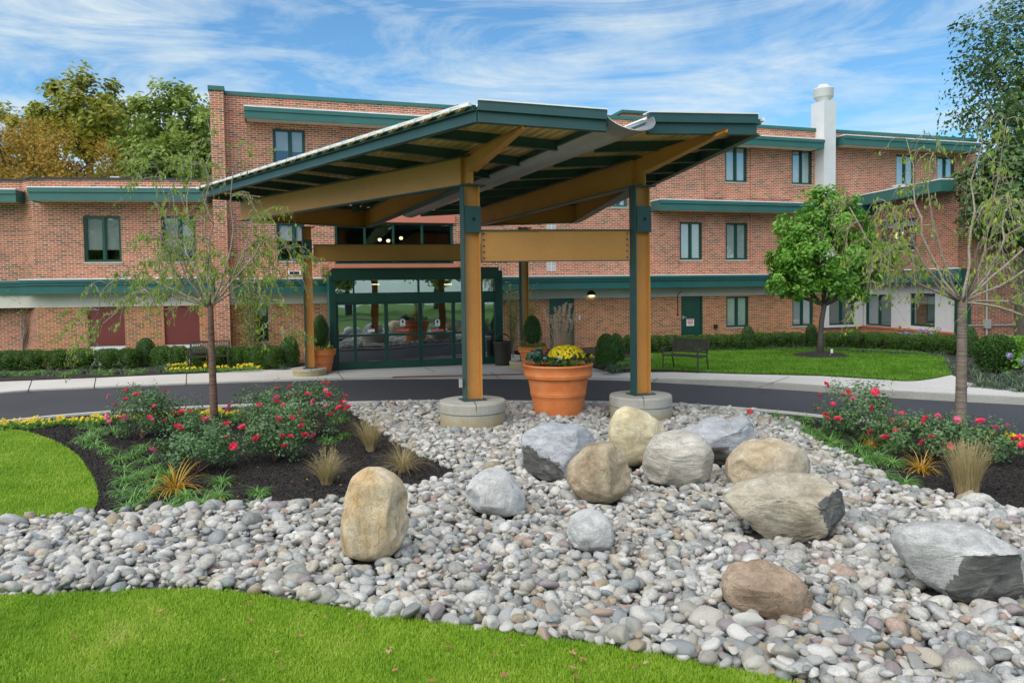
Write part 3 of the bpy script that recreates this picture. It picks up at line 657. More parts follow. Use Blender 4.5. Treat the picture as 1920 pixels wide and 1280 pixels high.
mb = MB(); W1.box(mb, u0a-6, u1w, zbl, zb1-.05, -.3, .0); mb.build('soffit_panel', 'beige', BLD)
for a, b, c, d in pan:
    mb = MB(); W1.box(mb, a, b, c, d, -.12, -.07); mb.build('infill_panel', 'maroon', BLD)
    mb = MB(); W1.box(mb, a, b, -.05, c-.02, -.12, -.05)
    for k in range(5): W1.box(mb, a+.06, b-.06, c-.12-k*.07, c-.09-k*.07, -.05, -.03)
    mb.build('louvre', 'white', BLD)
# angled return at the far left
W0 = Wall(W1.P(u0a, 0)[:2], R(-35)); 
mb = MB(); W0.wall(mb, -.62, 0, -.1, zw, th=.3); W0b = Wall(W0.P(-.62, 0)[:2], R(8)); W0b.wall(mb, -9, 0, -.1, zw); mb.build('wall', 'brick', BLD)['label'] = 'set back brick corner at the far left'
mb = MB(); W1.box(mb, u0a-.1, u1w-.1, zw+.002, zw+.07, -.5, .06); W0.box(mb, -.62, .02, zw+.002, zw+.07, -.5, .06); W0b.box(mb, -9, 0, zw+.002, zw+.072, -.5, .06); mb.build('roof_coping', 'blackrub', BLD)
mb = MB(); W1.box(mb, u0a-9, u1w, zw-.35, zw-.3, -14, -.3); mb.build('roof', 'roofing', BLD)
fascia(W1, 52, 0, 352, 376, .65, u1=u1w-.2)
fascia(W0b, -200, 29, 355, 378, .65)
mb = MB(); h = zb1-zb0
for w, a, b in ((W1, u0a-.2, u1w-.1), (W0b, -9, .3)):
    k = 0 if w is W1 else .012
    w.box(mb, a, b, zb0-k, zb1-h*.42-k, .003, .5+k); w.box(mb, a, b, zb1-h*.40-k, zb1-h*.22-k, .003, .54+k); w.box(mb, a, b, zb1-h*.2-k, zb1-k, .003, .58+k)
f = mb.build('fascia', 'teal', BLD); mb = MB(); W1.box(mb, u0a-.2, u1w-.1, zb1+.002, zb1+.035, .003, .6); mb.build('flashing', 'flash', f)
for r in wl: window(W1, r, blind=[.72, .72], bmat='blindgrey', split=.53)
mb = MB(); u, z = M.px(552, 512); M.box(mb, u-.2, u+.2, z-.08, z+.08, .003, .03); vt = mb.build('wall_vent', 'white', BLD)
mb = MB(); M.box(mb, u-.15, u+.15, z-.05, z+.05, .031, .036); mb.build('vent_grille', 'dark', vt)
# glass block panels
for y0, y1 in ((416, 431), (489, 508)):
    r = M.rect(1025, y0, 1042, y1); mb = MB(); n1_, n2_ = 2, 2
    M.box(mb, r[0], r[1], r[2], r[3], .003, .008); gb = mb.build('glass_block_panel', 'white', BLD)
    mb = MB()
    for i in range(2):
        for j in range(2):
            w_, h_ = (r[1]-r[0])/2, (r[3]-r[2])/2
            M.box(mb, r[0]+i*w_+.02, r[0]+(i+1)*w_-.02, r[2]+j*h_+.02, r[2]+(j+1)*h_-.02, .009, .02)
    mb.build('glass_block', 'blindgrey', gb)

# ---- right wing, coming toward the viewer, and the wall beyond it
pa = np.array(M.P(M.px(1618, 450)[0], 0)[:2]); pb = np.array(tuple(atD(1797, 450, 25.6))[:2])
ang = math.atan2(pb[1]-pa[1], pb[0]-pa[0]); W2 = Wall(pa, ang); l2 = float(np.linalg.norm(pb-pa))
z2t = W2.px(1740, 345)[1]; z2b1 = W2.px(1700, 507, .3)[1]; z2b0 = W2.px(1700, 530, .3)[1]
w2u = W2.rect(1651, 412, 1718, 470); bw = [W2.rect(1622, 552, 1671, 611), W2.rect(1706, 550, 1753, 612)]; z2p = W2.px(1700, 616)[1]
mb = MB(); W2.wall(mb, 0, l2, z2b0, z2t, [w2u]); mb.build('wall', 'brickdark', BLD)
mb = MB(); W2.wall(mb, 0, l2, z2p, z2b0-.002, bw); mb.build('wall', 'stucco', BLD)['label'] = 'white rendered bay wall with three windows'
mb = MB(); W2.box(mb, 0, l2+.02, -.1, z2p-.06, -.3, .1); mb.build('plinth', 'brickorange', BLD)
mb = MB()
k = 0; u = 0
while u < l2: W2.box(mb, u, u+.058, z2p-.056, z2p+.01, -.25, .14); u += .068
mb.build('plinth_cap', 'salmon', BLD)
mb = MB(); W2.box(mb, l2, l2+.14, -.1, z2b1, -.4, .12); mb.build('corner_post', 'dgreen', BLD)
mb = MB(); W2.box(mb, -.3, l2+.15, z2b0, z2b1, .003, .45); mb.build('fascia', 'teal', BLD)
mb = MB(); W2.box(mb, -.3, l2+.15, z2b1+.002, z2b1+.04, .003, .47); mb.build('flashing', 'flash', BLD)
zz = M.px(1600, 383, .7)[1]
mb = MB(); W2.box(mb, -.2, l2-.1, zz-.03, zz+.36, .003, .6); f = mb.build('fascia', 'teal_lit', BLD); mb = MB(); W2.box(mb, -.2, l2-.1, zz+.362, zz+.4, .003, .62); mb.build('flashing', 'flash', f)
mb = MB(); W2.box(mb, 0, l2, z2t+.002, z2t+.1, -.3, .05); mb.build('roof_coping', 'blackrub', BLD)
mb = MB(); W2.box(mb, 0, l2, z2t-.3, z2t-.25, -2.5, -.3); mb.build('roof', 'roofing', BLD)
f = window(W2, w2u, blind=.22, deep=.95); mb = MB(); uu, zz_ = W2.px(1690, 443, -.8)
for k in range(4): lathe(mb, [(0, -.1), (.08, -.05), (.1, .03), (.03, .09), (0, .1)], W2.P(uu+.13*(k % 2)+.1*(k//2)-.1, zz_+.09*(k//2), -.7), 10)
mb.build('table_lamp', 'lampglow', f, True)
for i, r in enumerate(bw): window(W2, r, blind=[.97, .97] if i == 0 else .3, bmat='blindgrey', two=(i == 0), sill=False, deep=.5)
pe = np.array(M.P(M.px(1545, 580)[0], 0)[:2])
r = M.rect(1555, 553, 1603, 609, .1); mb = MB(); M.wall(mb, M.px(1546, 580, .1)[0], M.px(1618, 580, .1)[0], z2p-.05, zb_low, [r], th=.1, n=.1); mb.build('wall', 'stucco', BLD)['label'] = 'white rendered strip at the corner beside the bay'
f = window(M, r, n=.1, blind=1.0, bmat='blindgrey', sill=False)
W3 = Wall(pb, R(-4)); z3 = W3.px(1850, 200)[1]
mb = MB(); W3.wall(mb, .14, 7, -.1, 5.2, th=.3); mb.build('wall', 'brickdark', BLD)['label'] = 'darker brick end wall at the far right'
mb = MB(); W3.box(mb, .1, 7, 5.202, 5.3, -.35, .05); mb.build('roof_coping', 'teal', BLD)
# meters and pipes on the end wall
mt = thing('utility_meter', 'grey electric meter and conduit on the brick wall behind the right weeping tree', 'meter', W3.P(1, 0))
mb = MB(); u, z = W3.px(1848, 604); W3.box(mb, u-.1, u+.1, z-.2, z+.1, .003, .16); mb.build('meter_box', 'galv', mt)
mb = MB(); tube(mb, [W3.P(u, z+.1, .06), W3.P(u, z+1.4, .06)], .03, 8); tube(mb, [W3.P(u, z-.2, .08), W3.P(u, .1, .08)], .035, 8); tube(mb, [W3.P(u-.6, z-.1, .06), W3.P(u+2.4, z-.1, .06)], .022, 8); mb.build('conduit', 'galv', mt)
# small roof units
t = thing('air_conditioner', 'cream roof unit behind the wing parapet on the right', 'air conditioner', M.P(M.px(1690, 350, .9)[0], 6.0, .9))
mb = MB(); r = M.rect(1687, 346, 1717, 360, .9); M.box(mb, r[0], r[1], r[2]-.05, r[3], .5, 1.1); mb.build('casing', 'white', t); mb = MB(); M.box(mb, r[0]-.4, r[0]-.01, r[2]-.1, r[3]-.12, .6, 1.0); mb.build('duct', 'galv', t)
t = thing('roof_vent', 'small white box vent on the left wing roof', 'vent', W1.P(W1.px(211, 332, -1)[0], zw, -1))
mb = MB(); r = W1.rect(202, 329, 219, 338, -1); W1.box(mb, r[0], r[1], r[2]-.4, r[3], -1.6, -1.2); mb.build('casing', 'white', t); mb = MB(); W1.box(mb, r[0]+.04, r[1]-.12, r[2], r[3]-.04, -1.19, -1.18); mb.build('grille', 'dark', t)

# wall fittings
t = thing('wall_lamp', 'dark half dome wall light glowing above the green side door', 'lamp', M.P(M.px(1109, 550)[0], M.px(1109, 553)[1]))
mb = MB(); c = M.P(*M.px(1109, 553, .02), .02); rr = .17; ns = 14; V = []
for i in range(9):
    ph = math.pi/2*i/8
    for j in range(ns+1):
        th = math.pi*j/ns; x = -math.cos(th)*rr*math.cos(ph); n_ = math.sin(th)*rr*math.cos(ph); q = M.P(*M.px(1109, 553, .02), .0); V.append((q[0]+M.d[0]*x+M.nrm[0]*n_, q[1]+M.d[1]*x+M.nrm[1]*n_, q[2]+rr*math.sin(ph)))
mb.add(V, np.array([[i*(ns+1)+j, i*(ns+1)+j+1, (i+1)*(ns+1)+j+1, (i+1)*(ns+1)+j] for i in range(8) for j in range(ns)])); mb.build('lamp_shade', 'bronze', t, True)
mb = MB(); uu, zz = M.px(1109, 553, .02); M.box(mb, uu-.09, uu+.09, zz-.05, zz-.01, .003, .09); mb.build('lens', 'lampglow', t)
t = thing('card_reader', 'small white and grey entry reader on the brick beside the green side door', 'card reader', M.P(*M.px(1087, 596)))
mb = MB(); uu, zz = M.px(1087, 596); M.box(mb, uu-.05, uu+.05, zz-.07, zz+.07, .003, .05); mb.build('housing', 'white', t); mb = MB(); M.box(mb, uu+.01, uu+.045, zz-.05, zz+.05, .051, .055); mb.build('reader_face', 'dark', t)
t = thing('wall_socket', 'small black outlet cover low on the brick right of the sign door', 'outlet', M.P(*M.px(1341, 612)))
mb = MB(); uu, zz = M.px(1341, 612); M.box(mb, uu-.07, uu+.07, zz-.07, zz+.06, .003, .06); M.box(mb, uu-.08, uu+.08, zz+.06, zz+.075, .003, .08); mb.build('cover', 'dark', t)
t = thing('drain_pipe', 'thin dark conduit running down the brick left of the sign door', 'pipe', M.P(*M.px(1270, 590)))
mb = MB(); a = M.px(1271, 590, .03); b_ = M.px(1271, 552, .03)[1]; tube(mb, [M.P(a[0], a[1], .03), M.P(a[0], b_, .03), M.P(a[0]+.15, b_+.12, .03)], .015, 8); M.box(mb, a[0]-.03, a[0]+.03, a[1]-.03, a[1]+.03, .003, .05); mb.build('pipe_run', 'dark', t)

# ------------------------------------------------------------------ entrance vestibule
va, vb = onz(622, 694.5, .032), onz(942, 681.5, .032)
V_ = Wall((va.x, va.y), math.atan2(vb.y-va.y, vb.x-va.x)); lv = (vb-va).length
VT = thing('entrance_vestibule', 'dark green glazed entrance vestibule with sliding doors under the canopy', 'entrance', (va.x, va.y, .03))
def vx(x): return V_.px(600+x/5.333, 600)[0]
def vz(y, x=800): return V_.px(x, 480+y/5.333)[1]
ztopv = V_.px(780, 508)[1]; zt0, zt1 = vz(360), vz(235); zd = vz(450); zmid0, zmid1 = vz(787), vz(765); zg = vz(1030); z00 = .035
mb = MB(); V_.box(mb, 0, lv, zt1, ztopv, -.25, .06); V_.box(mb, .08, lv-.08, ztopv+.003, ztopv+.1, -2.5, .0); mb.build('header', 'dgreen', VT)
mb = MB(); V_.box(mb, 0, lv, ztopv-.25, ztopv-.2, -2.6, -.25); mb.build('roof', 'dgreen', VT)
mb = MB(); V_.box(mb, -.0, .16, z00, zt1-.002, -.2, .04); V_.box(mb, lv-.22, lv, z00, zt1-.002, -.2, .04); 
V_.box(mb, .161, lv-.221, zd, zt0, -.18, .02)
for x0, x1 in ((335, 352), (985, 1002), (1600, 1630)): V_.box(mb, vx(x0), vx(x1), zt0+.002, zt1-.002, -.12, .01)
V_.box(mb, vx(1590), vx(1632), z00, zd-.002, -.12, .012)
mb.build('frame', 'dgreen', VT)
for q0 in (-.03, lv):
    mb = MB(); V_.box(mb, q0, q0+.03, z00, ztopv-.02, -2.7, .03); mb.build('side_wall', 'teal', VT)
mb = MB(); V_.box(mb, -.2, .0, ztopv-.1, ztopv+.15, -2.7, -.3); mb.build('side_parapet', 'brick', VT)
for x0, x1 in ((165, 335), (352, 985), (1002, 1600), (1630, 1790)):
    mb = MB(); V_.box(mb, vx(x0)-.01, vx(x1)+.01, zt0+.003, zt1-.003, -.08, -.074); mb.build('transom_pane', 'doorglass', VT)
def leaf(x0, x1, depth, name):
    a, b = vx(x0), vx(x1); e = .055; mb = MB(); n0, n1 = depth-.05, depth
    V_.box(mb, a, a+e, z00+.01, zd-.004, n0, n1); V_.box(mb, b-e, b, z00+.01, zd-.004, n0, n1)
    V_.box(mb, a+e, b-e, zd-.07, zd-.005, n0, n1-.002); V_.box(mb, a+e, b-e, z00+.01, zg, n0, n1-.002); V_.box(mb, a+e, b-e, zmid0, zmid1, n0, n1-.002)
    d = mb.build(name, 'dgreen', VT)
    for c0, c1 in ((zg, zmid0), (zmid1, zd-.07)):
        mb = MB(); V_.box(mb, a+e, b-e, c0, c1, n0+.02, n0+.026); mb.build('pane', 'doorglass', d)
    return d
leaf(165, 352, -.03, 'sidelight'); leaf(346, 664, -.034, 'sidelight')
d1 = leaf(664, 1004, -.01, 'sliding_door'); d2 = leaf(1008, 1336, -.012, 'sliding_door'); leaf(1336, 1592, -.034, 'sidelight'); leaf(1634, 1785, -.03, 'sidelight')
for d, cx in ((d1, 827), (d2, 1175)):
    ux, zx = V_.px(600+cx/5.333, 480+665/5.333)
    mb = MB(); w_, h_ = .075, .1; pts = [(-w_, -h_), (w_, -h_), (w_, h_*.35)]+[(w_*math.cos(t), h_*.35+w_*math.sin(t)) for t in np.linspace(.3, math.pi-.3, 7)]+[(-w_, h_*.35)]
    mb.add([V_.P(ux+a, zx+b, .001) for a, b in pts], np.array([list(range(len(pts)))])); mb.build('door_sticker', 'stickerw', d)
    mb = MB(); pts = [(0, .075), (.03, .02), (.034, -.005), (.02, -.028), (-.02, -.028), (-.034, -.005), (-.03, .02)]
    mb.add([V_.P(ux+a, zx+b+.02, .004) for a, b in pts], np.array([list(range(len(pts)))])); V_.box(mb, ux-.035, ux+.035, zx-.06, zx-.045, .001, .004); mb.build('sticker_emblem', 'dark', d)
    ur, zr = V_.px(600+(cx+2)/5.333, 480+739/5.333)
    mb = MB(); V_.box(mb, ur-.19, ur+.19, zr-.03, zr+.03, -.004, .001); mb.build('warning_strip', 'stickerred', d)
    cu = bpy.data.curves.new('warning_lettering', 'FONT'); cu.body = 'AUTOMATIC DOOR'; cu.size = .038; cu.align_x = 'CENTER'; cu.align_y = 'CENTER'
    to = bpy.data.objects.new('lettering_curve', cu); COL.objects.link(to); bpy.context.view_layer.update()
    tm = bpy.data.meshes.new_from_object(to.evaluated_get(bpy.context.evaluated_depsgraph_get())); bpy.data.objects.remove(to)
    tm.materials.clear(); tm.materials.append(MATS['stickerw']); o = bpy.data.objects.new('warning_lettering', tm); COL.objects.link(o)
    o.parent = d; q = V_.P(ur, zr, .003); o.location = Vector(q)-Vector(WL[d.name]); o.rotation_euler = (R(90), 0, math.atan2(V_.d[1], V_.d[0]))
ux, zx = V_.px(600+512/5.333, 480+745/5.333)
mb = MB(); V_.box(mb, ux-.1, ux+.1, zx-.04, zx+.04, -.05, -.045); mb.build('hours_notice', 'stickerw', VT)
mb = MB(); V_.box(mb, -.02, lv+.02, z00-.02, z00+.012, -2.6, -.1); mb.build('floor', 'roofing', VT)
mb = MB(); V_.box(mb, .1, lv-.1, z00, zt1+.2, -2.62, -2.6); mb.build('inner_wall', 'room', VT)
for x in (555, 1280):
    mb = MB(); ux, zz = V_.px(600+x/5.333, 534, -1.2); lathe(mb, [(0, 0), (.12, 0), (.12, .03), (0, .03)], V_.P(ux, zz, -1.2), 16); mb.build('ceiling_light', 'lampglow', VT)
# drain grate in the pavement
g0, g1 = onz(736, 708, .037), onz(868, 705, .037)
t = thing('drain_grate', 'long reddish slotted drain grate set in the pavement before the doors', 'grate', g0)
dg = (g1-g0).normalized(); sg = Vector((-dg.y, dg.x, 0)); mb = MB(); Lg = (onz(1035, 704, .037)-g0).length
beam(mb, g0, g0+dg*Lg, .02, .012); beam(mb, g0+sg*.24, g0+sg*.24+dg*Lg, .02, .012); k = 0
while k < Lg: beam(mb, g0+dg*k, g0+dg*k+sg*.24, .022, .012); k += .05
mb.build('grating', 'grille', t)

# ------------------------------------------------------------------ canopy
ZB, ZT = 4.11, 4.60
FL = Vector((onz(884, 790, .05).x, 0, 0)); 
def gp(px, py, z): return onz_up(px, py, z)
def onz_up(px, py, z):
    d = ray(px, py); t = (z-EYE)/d.z; return Vector((d.x*t, d.y*t, z))
cFL = atD(880, 348, 12.65); cFR = atD(1199, 358, 13.05); cBL = atD(574, 420, 20.6); cBR = atD(981, 426, 21.9)
L1 = onz_up(455, 415, ZB); J1 = onz_up(690, 427, ZB); R1 = onz_up(898, 424, ZB); J2 = onz_up(1080, 418, ZB)
CAN = thing('entrance_canopy', 'large steel butterfly canopy with tan beams on four columns before the doors', 'canopy', (0, 16, 0))
def xy(p, z): return Vector((p.x, p.y, z))
PTS = dict(FL=xy(cFL, 0), FR=xy(cFR, 0), BL=xy(cBL, 0), BR=xy(cBR, 0))
cols = {}
rot_f = math.atan2(PTS['FR'].y-PTS['FL'].y, PTS['FR'].x-PTS['FL'].x)
def column(p, rot, wid, dep, z0, side):
    c, s = math.cos(rot), math.sin(rot)
    def lp(a, b, z): return (p.x+a*c-b*s, p.y+a*s+b*c, z)
    def lbox(mb, a0, a1, b0, b1, z0, z1):
        V = [lp(a, b, z) for z in (z0, z1) for a, b in ((a0, b0), (a1, b0), (a1, b1), (a0, b1))]; mb.add(V, BOXF)
    mb = MB(); t = .018        # web plus right-hand flange in tan, left flange in dark green like the paint scheme
    lbox(mb, -wid/2+t, wid/2-t, -.008, .008, z0, ZB-.02); lbox(mb, wid/2-t, wid/2, -dep/2, dep/2, z0, ZB-.02)
    col = mb.build('column', 'tan', CAN)
    mb = MB(); lbox(mb, -wid/2, -wid/2+t, -dep/2, dep/2, z0, ZB-.02); mb.build('flange', 'steel', col)
    mb = MB(); lbox(mb, -wid/2-.05, wid/2+.1, -dep/2-.05, dep/2+.05, ZB-.02, ZB-.003); mb.build('cap_plate', 'steel', col)
    mb = MB(); lbox(mb, -wid/2-.06, wid/2+.06, -dep/2-.06, dep/2+.06, z0, z0+.02); mb.build('base_plate', 'steel', col)
    mb = MB(); lbox(mb, -wid*.42, wid*.5+.012, -dep/2-.02, -dep/2-.004, ZB-.80, ZB-.36); cp = mb.build('cover_plate', 'steel', col)
    mb = MB(); q = lp(wid*.1, -dep/2-.02, ZB-.58); Q = []; 
    for j in range(14):
        th = 2*math.pi*j/14; Q.append(lp(wid*.1+.035*math.cos(th), -dep/2-.022, ZB-.58+.035*math.sin(th)))
    mb.add(Q, np.array([list(range(14))])); mb.build('bolt_hole', 'dark', col)
    return lp
for key, wid, dep, z0 in (('FL', .29, .21, .48), ('FR', .29, .21, .48), ('BL', .24, .17, .21), ('BR', .24, .17, .21)):
    column(PTS[key], R(21), wid, dep, z0, 0)
def footing(p, r, z0, h, name='footing'):
    mb = MB(); lathe(mb, [(r*.985, 0), (r*.985, h*.56), (r*.955, h*.575), (r*.955, h*.605), (r, h*.62), (r, h*.94), (r*.97, h), (0, h)], (p.x, p.y, z0), 48)
    f = mb.build(name, 'footing', CAN, False); 
    mb = MB(); q = Vector((p.x, p.y, z0)); a = math.atan2(-p.y, -p.x)+.1
    pts = [(q.x+math.cos(a)*r*k, q.y+math.sin(a)*r*k, z0+h+.003) for k in (.25, .97)]+[(q.x+math.cos(a)*r*1.002, q.y+math.sin(a)*r*1.002, z0+h*k) for k in (.93, .62, .3, .05)]
    tube(mb, pts, .005, 5); mb.build('crack', 'dark', f)
footing(PTS['FL'], .565, .03, .45); footing(PTS['FR'], .545, .03, .45); footing(PTS['BL'], .46, .03, .18); footing(PTS['BR'], .46, .03, .18)
# cross beams
def ibeam(a, b, z0, z1, fw=.16, name='cross_beam', gap=.18):
    a = Vector((a.x, a.y, 0)); b = Vector((b.x, b.y, 0)); d = (b-a).normalized(); a = a+d*gap; b = b-d*gap
    mb = MB(); beam(mb, xy(a, (z0+z1)/2), xy(b, (z0+z1)/2), .012, z1-z0-.03); g = mb.build(name, 'tan', CAN)
    mb = MB(); beam(mb, xy(a, z0+.008), xy(b, z0+.008), fw, .014); beam(mb, xy(a, z1-.008), xy(b, z1-.008), fw, .014); mb.build('flange', 'steel', g)
    if name == 'cross_beam' and z0 < 3:
        mb = MB(); s = Vector((d.y, -d.x, 0))*.014
        for e, sgn in ((a, 1), (b, -1)):
            for k in range(5):
                c = e+d*sgn*.05+s; c.z = z0+.07+k*(z1-z0-.14)/4; lathe(mb, [(0, -.014), (.014, -.012), (.014, .012), (0, .014)], c, 8)
        mb.build('bolt', 'steel', g)
    return g
zf0, zf1 = atD(1000, 491, 12.85).z, atD(1000, 431, 12.85).z
ibeam(PTS['FL'], PTS['FR'], zf0, zf1, .12)
zk0, zk1 = atD(780, 490, 21.3).z, atD(780, 458, 21.3).z
ibeam(PTS['BL'], PTS['BR'], zk0, zk1, .16)
# girders
def girder(a, b, gap=.0, fw=.2): return ibeam(a, b, ZB, ZT, fw, 'girder', gap)
girder(PTS['FL'], L1, -.1); girder(L1, J1); girder(J1, PTS['FL']); girder(PTS['FR'], R1, -.1); girder(R1, J2); girder(J2, PTS['FR'])
# stiffeners and joint plates
for p, q in ((J1, PTS['FL']), (J2, PTS['FR']), (PTS['FL'], L1), (PTS['FR'], R1)):
    d = (q-p); d.z = 0; d.normalize(); s = Vector((d.y, -d.x, 0)); c = Vector((p.x, p.y, 0))+d*.12
    mb = MB(); beam(mb, xy(c, ZB+.03), xy(c, ZT-.03), .014, .19, up=s); mb.build('stiffener', 'tan', CAN)
# roof planes: N = near outer corner, V = near valley, FV = far valley, FO = far outer corner
ga = onz_up(1176, 241, 4.615); gb = onz_up(768, 402, 4.615); gd = (gb-ga); gd.z = 0; gl_ = gd.length; gd.normalize(); gs = Vector((gd.y, -gd.x, 0)); radw, radh, zlip = .325, .25, 4.765
N1 = xy(onz_up(895, 192, 4.93), 4.86); N2 = xy(onz_up(1416, 218, 4.91), 4.84); F1 = xy(onz_up(380, 352, 4.91), 4.84)
V1 = xy(ga+gd*.05-gs*(radw-.01), zlip); FV1 = xy(gb-gs*(radw+.02), zlip); V2 = xy(ga+gs*(radw-.01), zlip); FV2 = xy(gb+gs*(radw+.02), zlip); F2 = Vector((2.75, 21.4, 4.84))
ax = Vector((gd.x, gd.y, 0))
def wing(Np, Vp, FVp, FOp, name, glabel):
    P4 = [Np, Vp, FVp, FOp]
    # best plane through three points (N, V, FO) with bilinear residual ignored
    nrm = (Vp-Np).cross(FOp-Np).normalized()
    if nrm.z < 0: nrm = -nrm
    side = Vector((ax.y, -ax.x, 0))
    def UV(p): return p[0]*ax.x+p[1]*ax.y, p[0]*side.x+p[1]*side.y
    (nu, nv), (fu, fv), (vu, vv_), (wu, wv) = UV(Np), UV(FOp), UV(Vp), UV(FVp)
    def zz(x, y):
        u, v = UV((x, y)); e = nv+(fv-nv)*(u-nu)/(fu-nu); w = vv_+(wv-vv_)*(u-vu)/(wu-vu)
        if abs(e-w) < .3: e = w+math.copysign(.3, e-w)
        k = min(1.0, max(-.02, (v-w)/(e-w))); return Vp.z+(Np.z-Vp.z)*k
    uv = [((p.x*ax.x+p.y*ax.y), (p.x*side.x+p.y*side.y)) for p in P4]
    oe = (FOp-Np).cross(Vector((0, 0, 1))).normalized()
    if (Np+oe-FVp).length < (Np-oe-FVp).length: oe = -oe
    sl_ = (FOp-Np).normalized()*.12; uvs = [UV(p) for p in (Np+oe*.16+sl_, Vp+gd*.1, FVp, FOp+oe*.16)]
    vmin, vmax = min(v for _, v in uvs), max(v for _, v in uvs)
    def span(v, uv=uvs):
        us = []
        for i in range(4):
            (u0, v0), (u1, v1) = uv[i], uv[(i+1) % 4]
            if (v0-v)*(v1-v) <= 0 and v0 != v1: us.append(u0+(u1-u0)*(v-v0)/(v1-v0))
        return (min(us), max(us)) if len(us) >= 2 else None
    mt_, mb_ = MB(), MB(); pitch = .15; v = vmin+.002; prof = [(0, 0), (.055, 0), (.075, .05), (.13, .05), (.15, 0)]
    while v < vmax-.01:
        for (a, ha), (b, hb) in zip(prof, prof[1:]):
            va_, vb_ = v+a, min(v+b, vmax-.002)
            if vb_ <= va_: continue
            sa, sb = span(va_), span(vb_)
            if not sa or not sb: continue
            q = []
            for (s0, s1), vv, hh in ((sa, va_, ha), (sb, vb_, hb)):
                for u in (s0, s1):
                    X = ax.x*u+side.x*vv; Y = ax.y*u+side.y*vv; q.append((X, Y, zz(X, Y)+hh))
            mt_.add([(x, y, z+.012) for x, y, z in q], np.array([[0, 1, 3, 2]])); mb_.add([(x, y, z-.02) for x, y, z in q], np.array([[0, 2, 3, 1]]))
        v += pitch
    dk = mb_.build('roof_deck', 'deckm', CAN); mt_.build('roof_sheet', 'roofmetal', dk)
    # edge fascia: channel below, coping above
    for (a, b, nm) in ((Np, Vp, 'front'), (Np, FOp, 'side'), (FOp, FVp, 'back'), (Vp, FVp, 'valley')):
        A = Vector((a.x, a.y, zz(a.x, a.y))); Bq = Vector((b.x, b.y, zz(b.x, b.y)))
        mb = MB(); beam(mb, A+Vector((0, 0, -.125 if nm != 'valley' else -.085)), Bq+Vector((0, 0, -.125 if nm != 'valley' else -.085)), .05, .16 if nm != 'valley' else .08); 
        if nm == 'side':
            m2 = MB(); beam(m2, A+oe*.13+Vector((0, 0, .026)), Bq+oe*.13+Vector((0, 0, .026)), .05, .05); m2.build('drip_edge', 'roofmetal', CAN)
        if nm == 'front':
            m2 = MB(); beam(m2, A+Vector((0, 0, .088)), Bq+Vector((0, 0, .088)), .2, .018); m2.build('drip_edge', 'roofmetal', CAN)
        if nm in ('front', 'side'):
            o = (Bq-A).cross(Vector((0, 0, 1))).normalized(); cen = (Np+FVp)/2
            if (A+o-cen).length < (A-o-cen).length: o = -o
            hc = .125 if nm == 'front' else .075; beam(mb, A+o*.05+Vector((0, 0, hc/2-.05)), Bq+o*.05+Vector((0, 0, hc/2-.05)), .06, hc); beam(mb, A+o*.03+Vector((0, 0, -.208)), Bq+o*.03+Vector((0, 0, -.208)), .12, .012)
        mb.build('edge_channel', 'steel', CAN)
    # purlins parallel to the front edge
    for k in range(1, 8):
        t = k/8; a = Np.lerp(FOp, t); b = Vp.lerp(FVp, t); a = Vector((a.x, a.y, zz(a.x, a.y)-.11)); b = Vector((b.x, b.y, zz(b.x, b.y)-.11))
        mb = MB(); beam(mb, a, b, .012, .16); beam(mb, a+Vector((0, 0, -.08)), b+Vector((0, 0, -.08)), .10, .012); mb.build('purlin', 'steel', CAN)
    return zz
zl = wing(N1, V1, FV1, F1, 'left', ''); zr_ = wing(N2, V2, FV2, F2, 'right', '')
# tapering cantilever tips in front of the columns
def tip(base, px):
    d = -gd; s = Vector((d.y, -d.x, 0))*.007; Lh = 2.4; e = base+d*Lh; sx = base+d*.2
    prof = [(base-d*.12, ZB), (sx, ZB), (sx, ZB+.2), (e, ZT-.03), (e, ZT+.01), (base-d*.12, ZT+.01)]
    V = [(p.x+s.x*k, p.y+s.y*k, z) for k in (-1, 1) for p, z in prof]; n = len(prof)
    mb = MB(); mb.add(V, [np.array([list(range(n)), [n+i for i in range(n)][::-1]]), np.array([[i, (i+1) % n, (i+1) % n+n, i+n] for i in range(n)])]); g = mb.build('cantilever_tip', 'tan', CAN)
    w_ = s.normalized()*.08; mb = MB()
    for q0, z0_, q1, z1_ in ((sx, ZB+.197, e, ZT-.033), (base, ZT+.013, e, ZT+.013)):
        mb.add([tuple(q0-w_)[:2]+(z0_,), tuple(q0+w_)[:2]+(z0_,), tuple(q1+w_*.6)[:2]+(z1_,), tuple(q1-w_*.6)[:2]+(z1_,)], np.array([[0, 1, 2, 3]]))
    mb.build('flange', 'tan', g)
tip(PTS['FL'], 0); tip(PTS['FR'], 0)
# half-pipe valley gutter
mb = MB(); V = []; NS = 18
for layer, k_ in ((0, 0), (1, .012)):
    for i in range(25):
        for j in range(NS+1):
            th = math.pi*j/NS; cut = -.36*math.sin(math.pi*.85*j/NS)*max(0, 1-i/3); c = ga+gd*(gl_*i/24+cut)
            V.append((c.x-gs.x*math.cos(th)*(radw-k_), c.y-gs.y*math.cos(th)*(radw-k_), zlip-math.sin(th)*(radh-k_)))
K = NS+1; fs = []
for layer in (0, 1):
    o = layer*25*K
    for i in range(24):
        for j in range(NS): q = [o+i*K+j, o+i*K+j+1, o+(i+1)*K+j+1, o+(i+1)*K+j]; fs.append(q if layer == 0 else q[::-1])
for i in (0, 24):
    for j in range(NS): fs.append([i*K+j, i*K+j+1, 25*K+i*K+j+1, 25*K+i*K+j])
mb.add(V, np.array(fs)); mb.build('valley_gutter', 'galv', CAN, True)
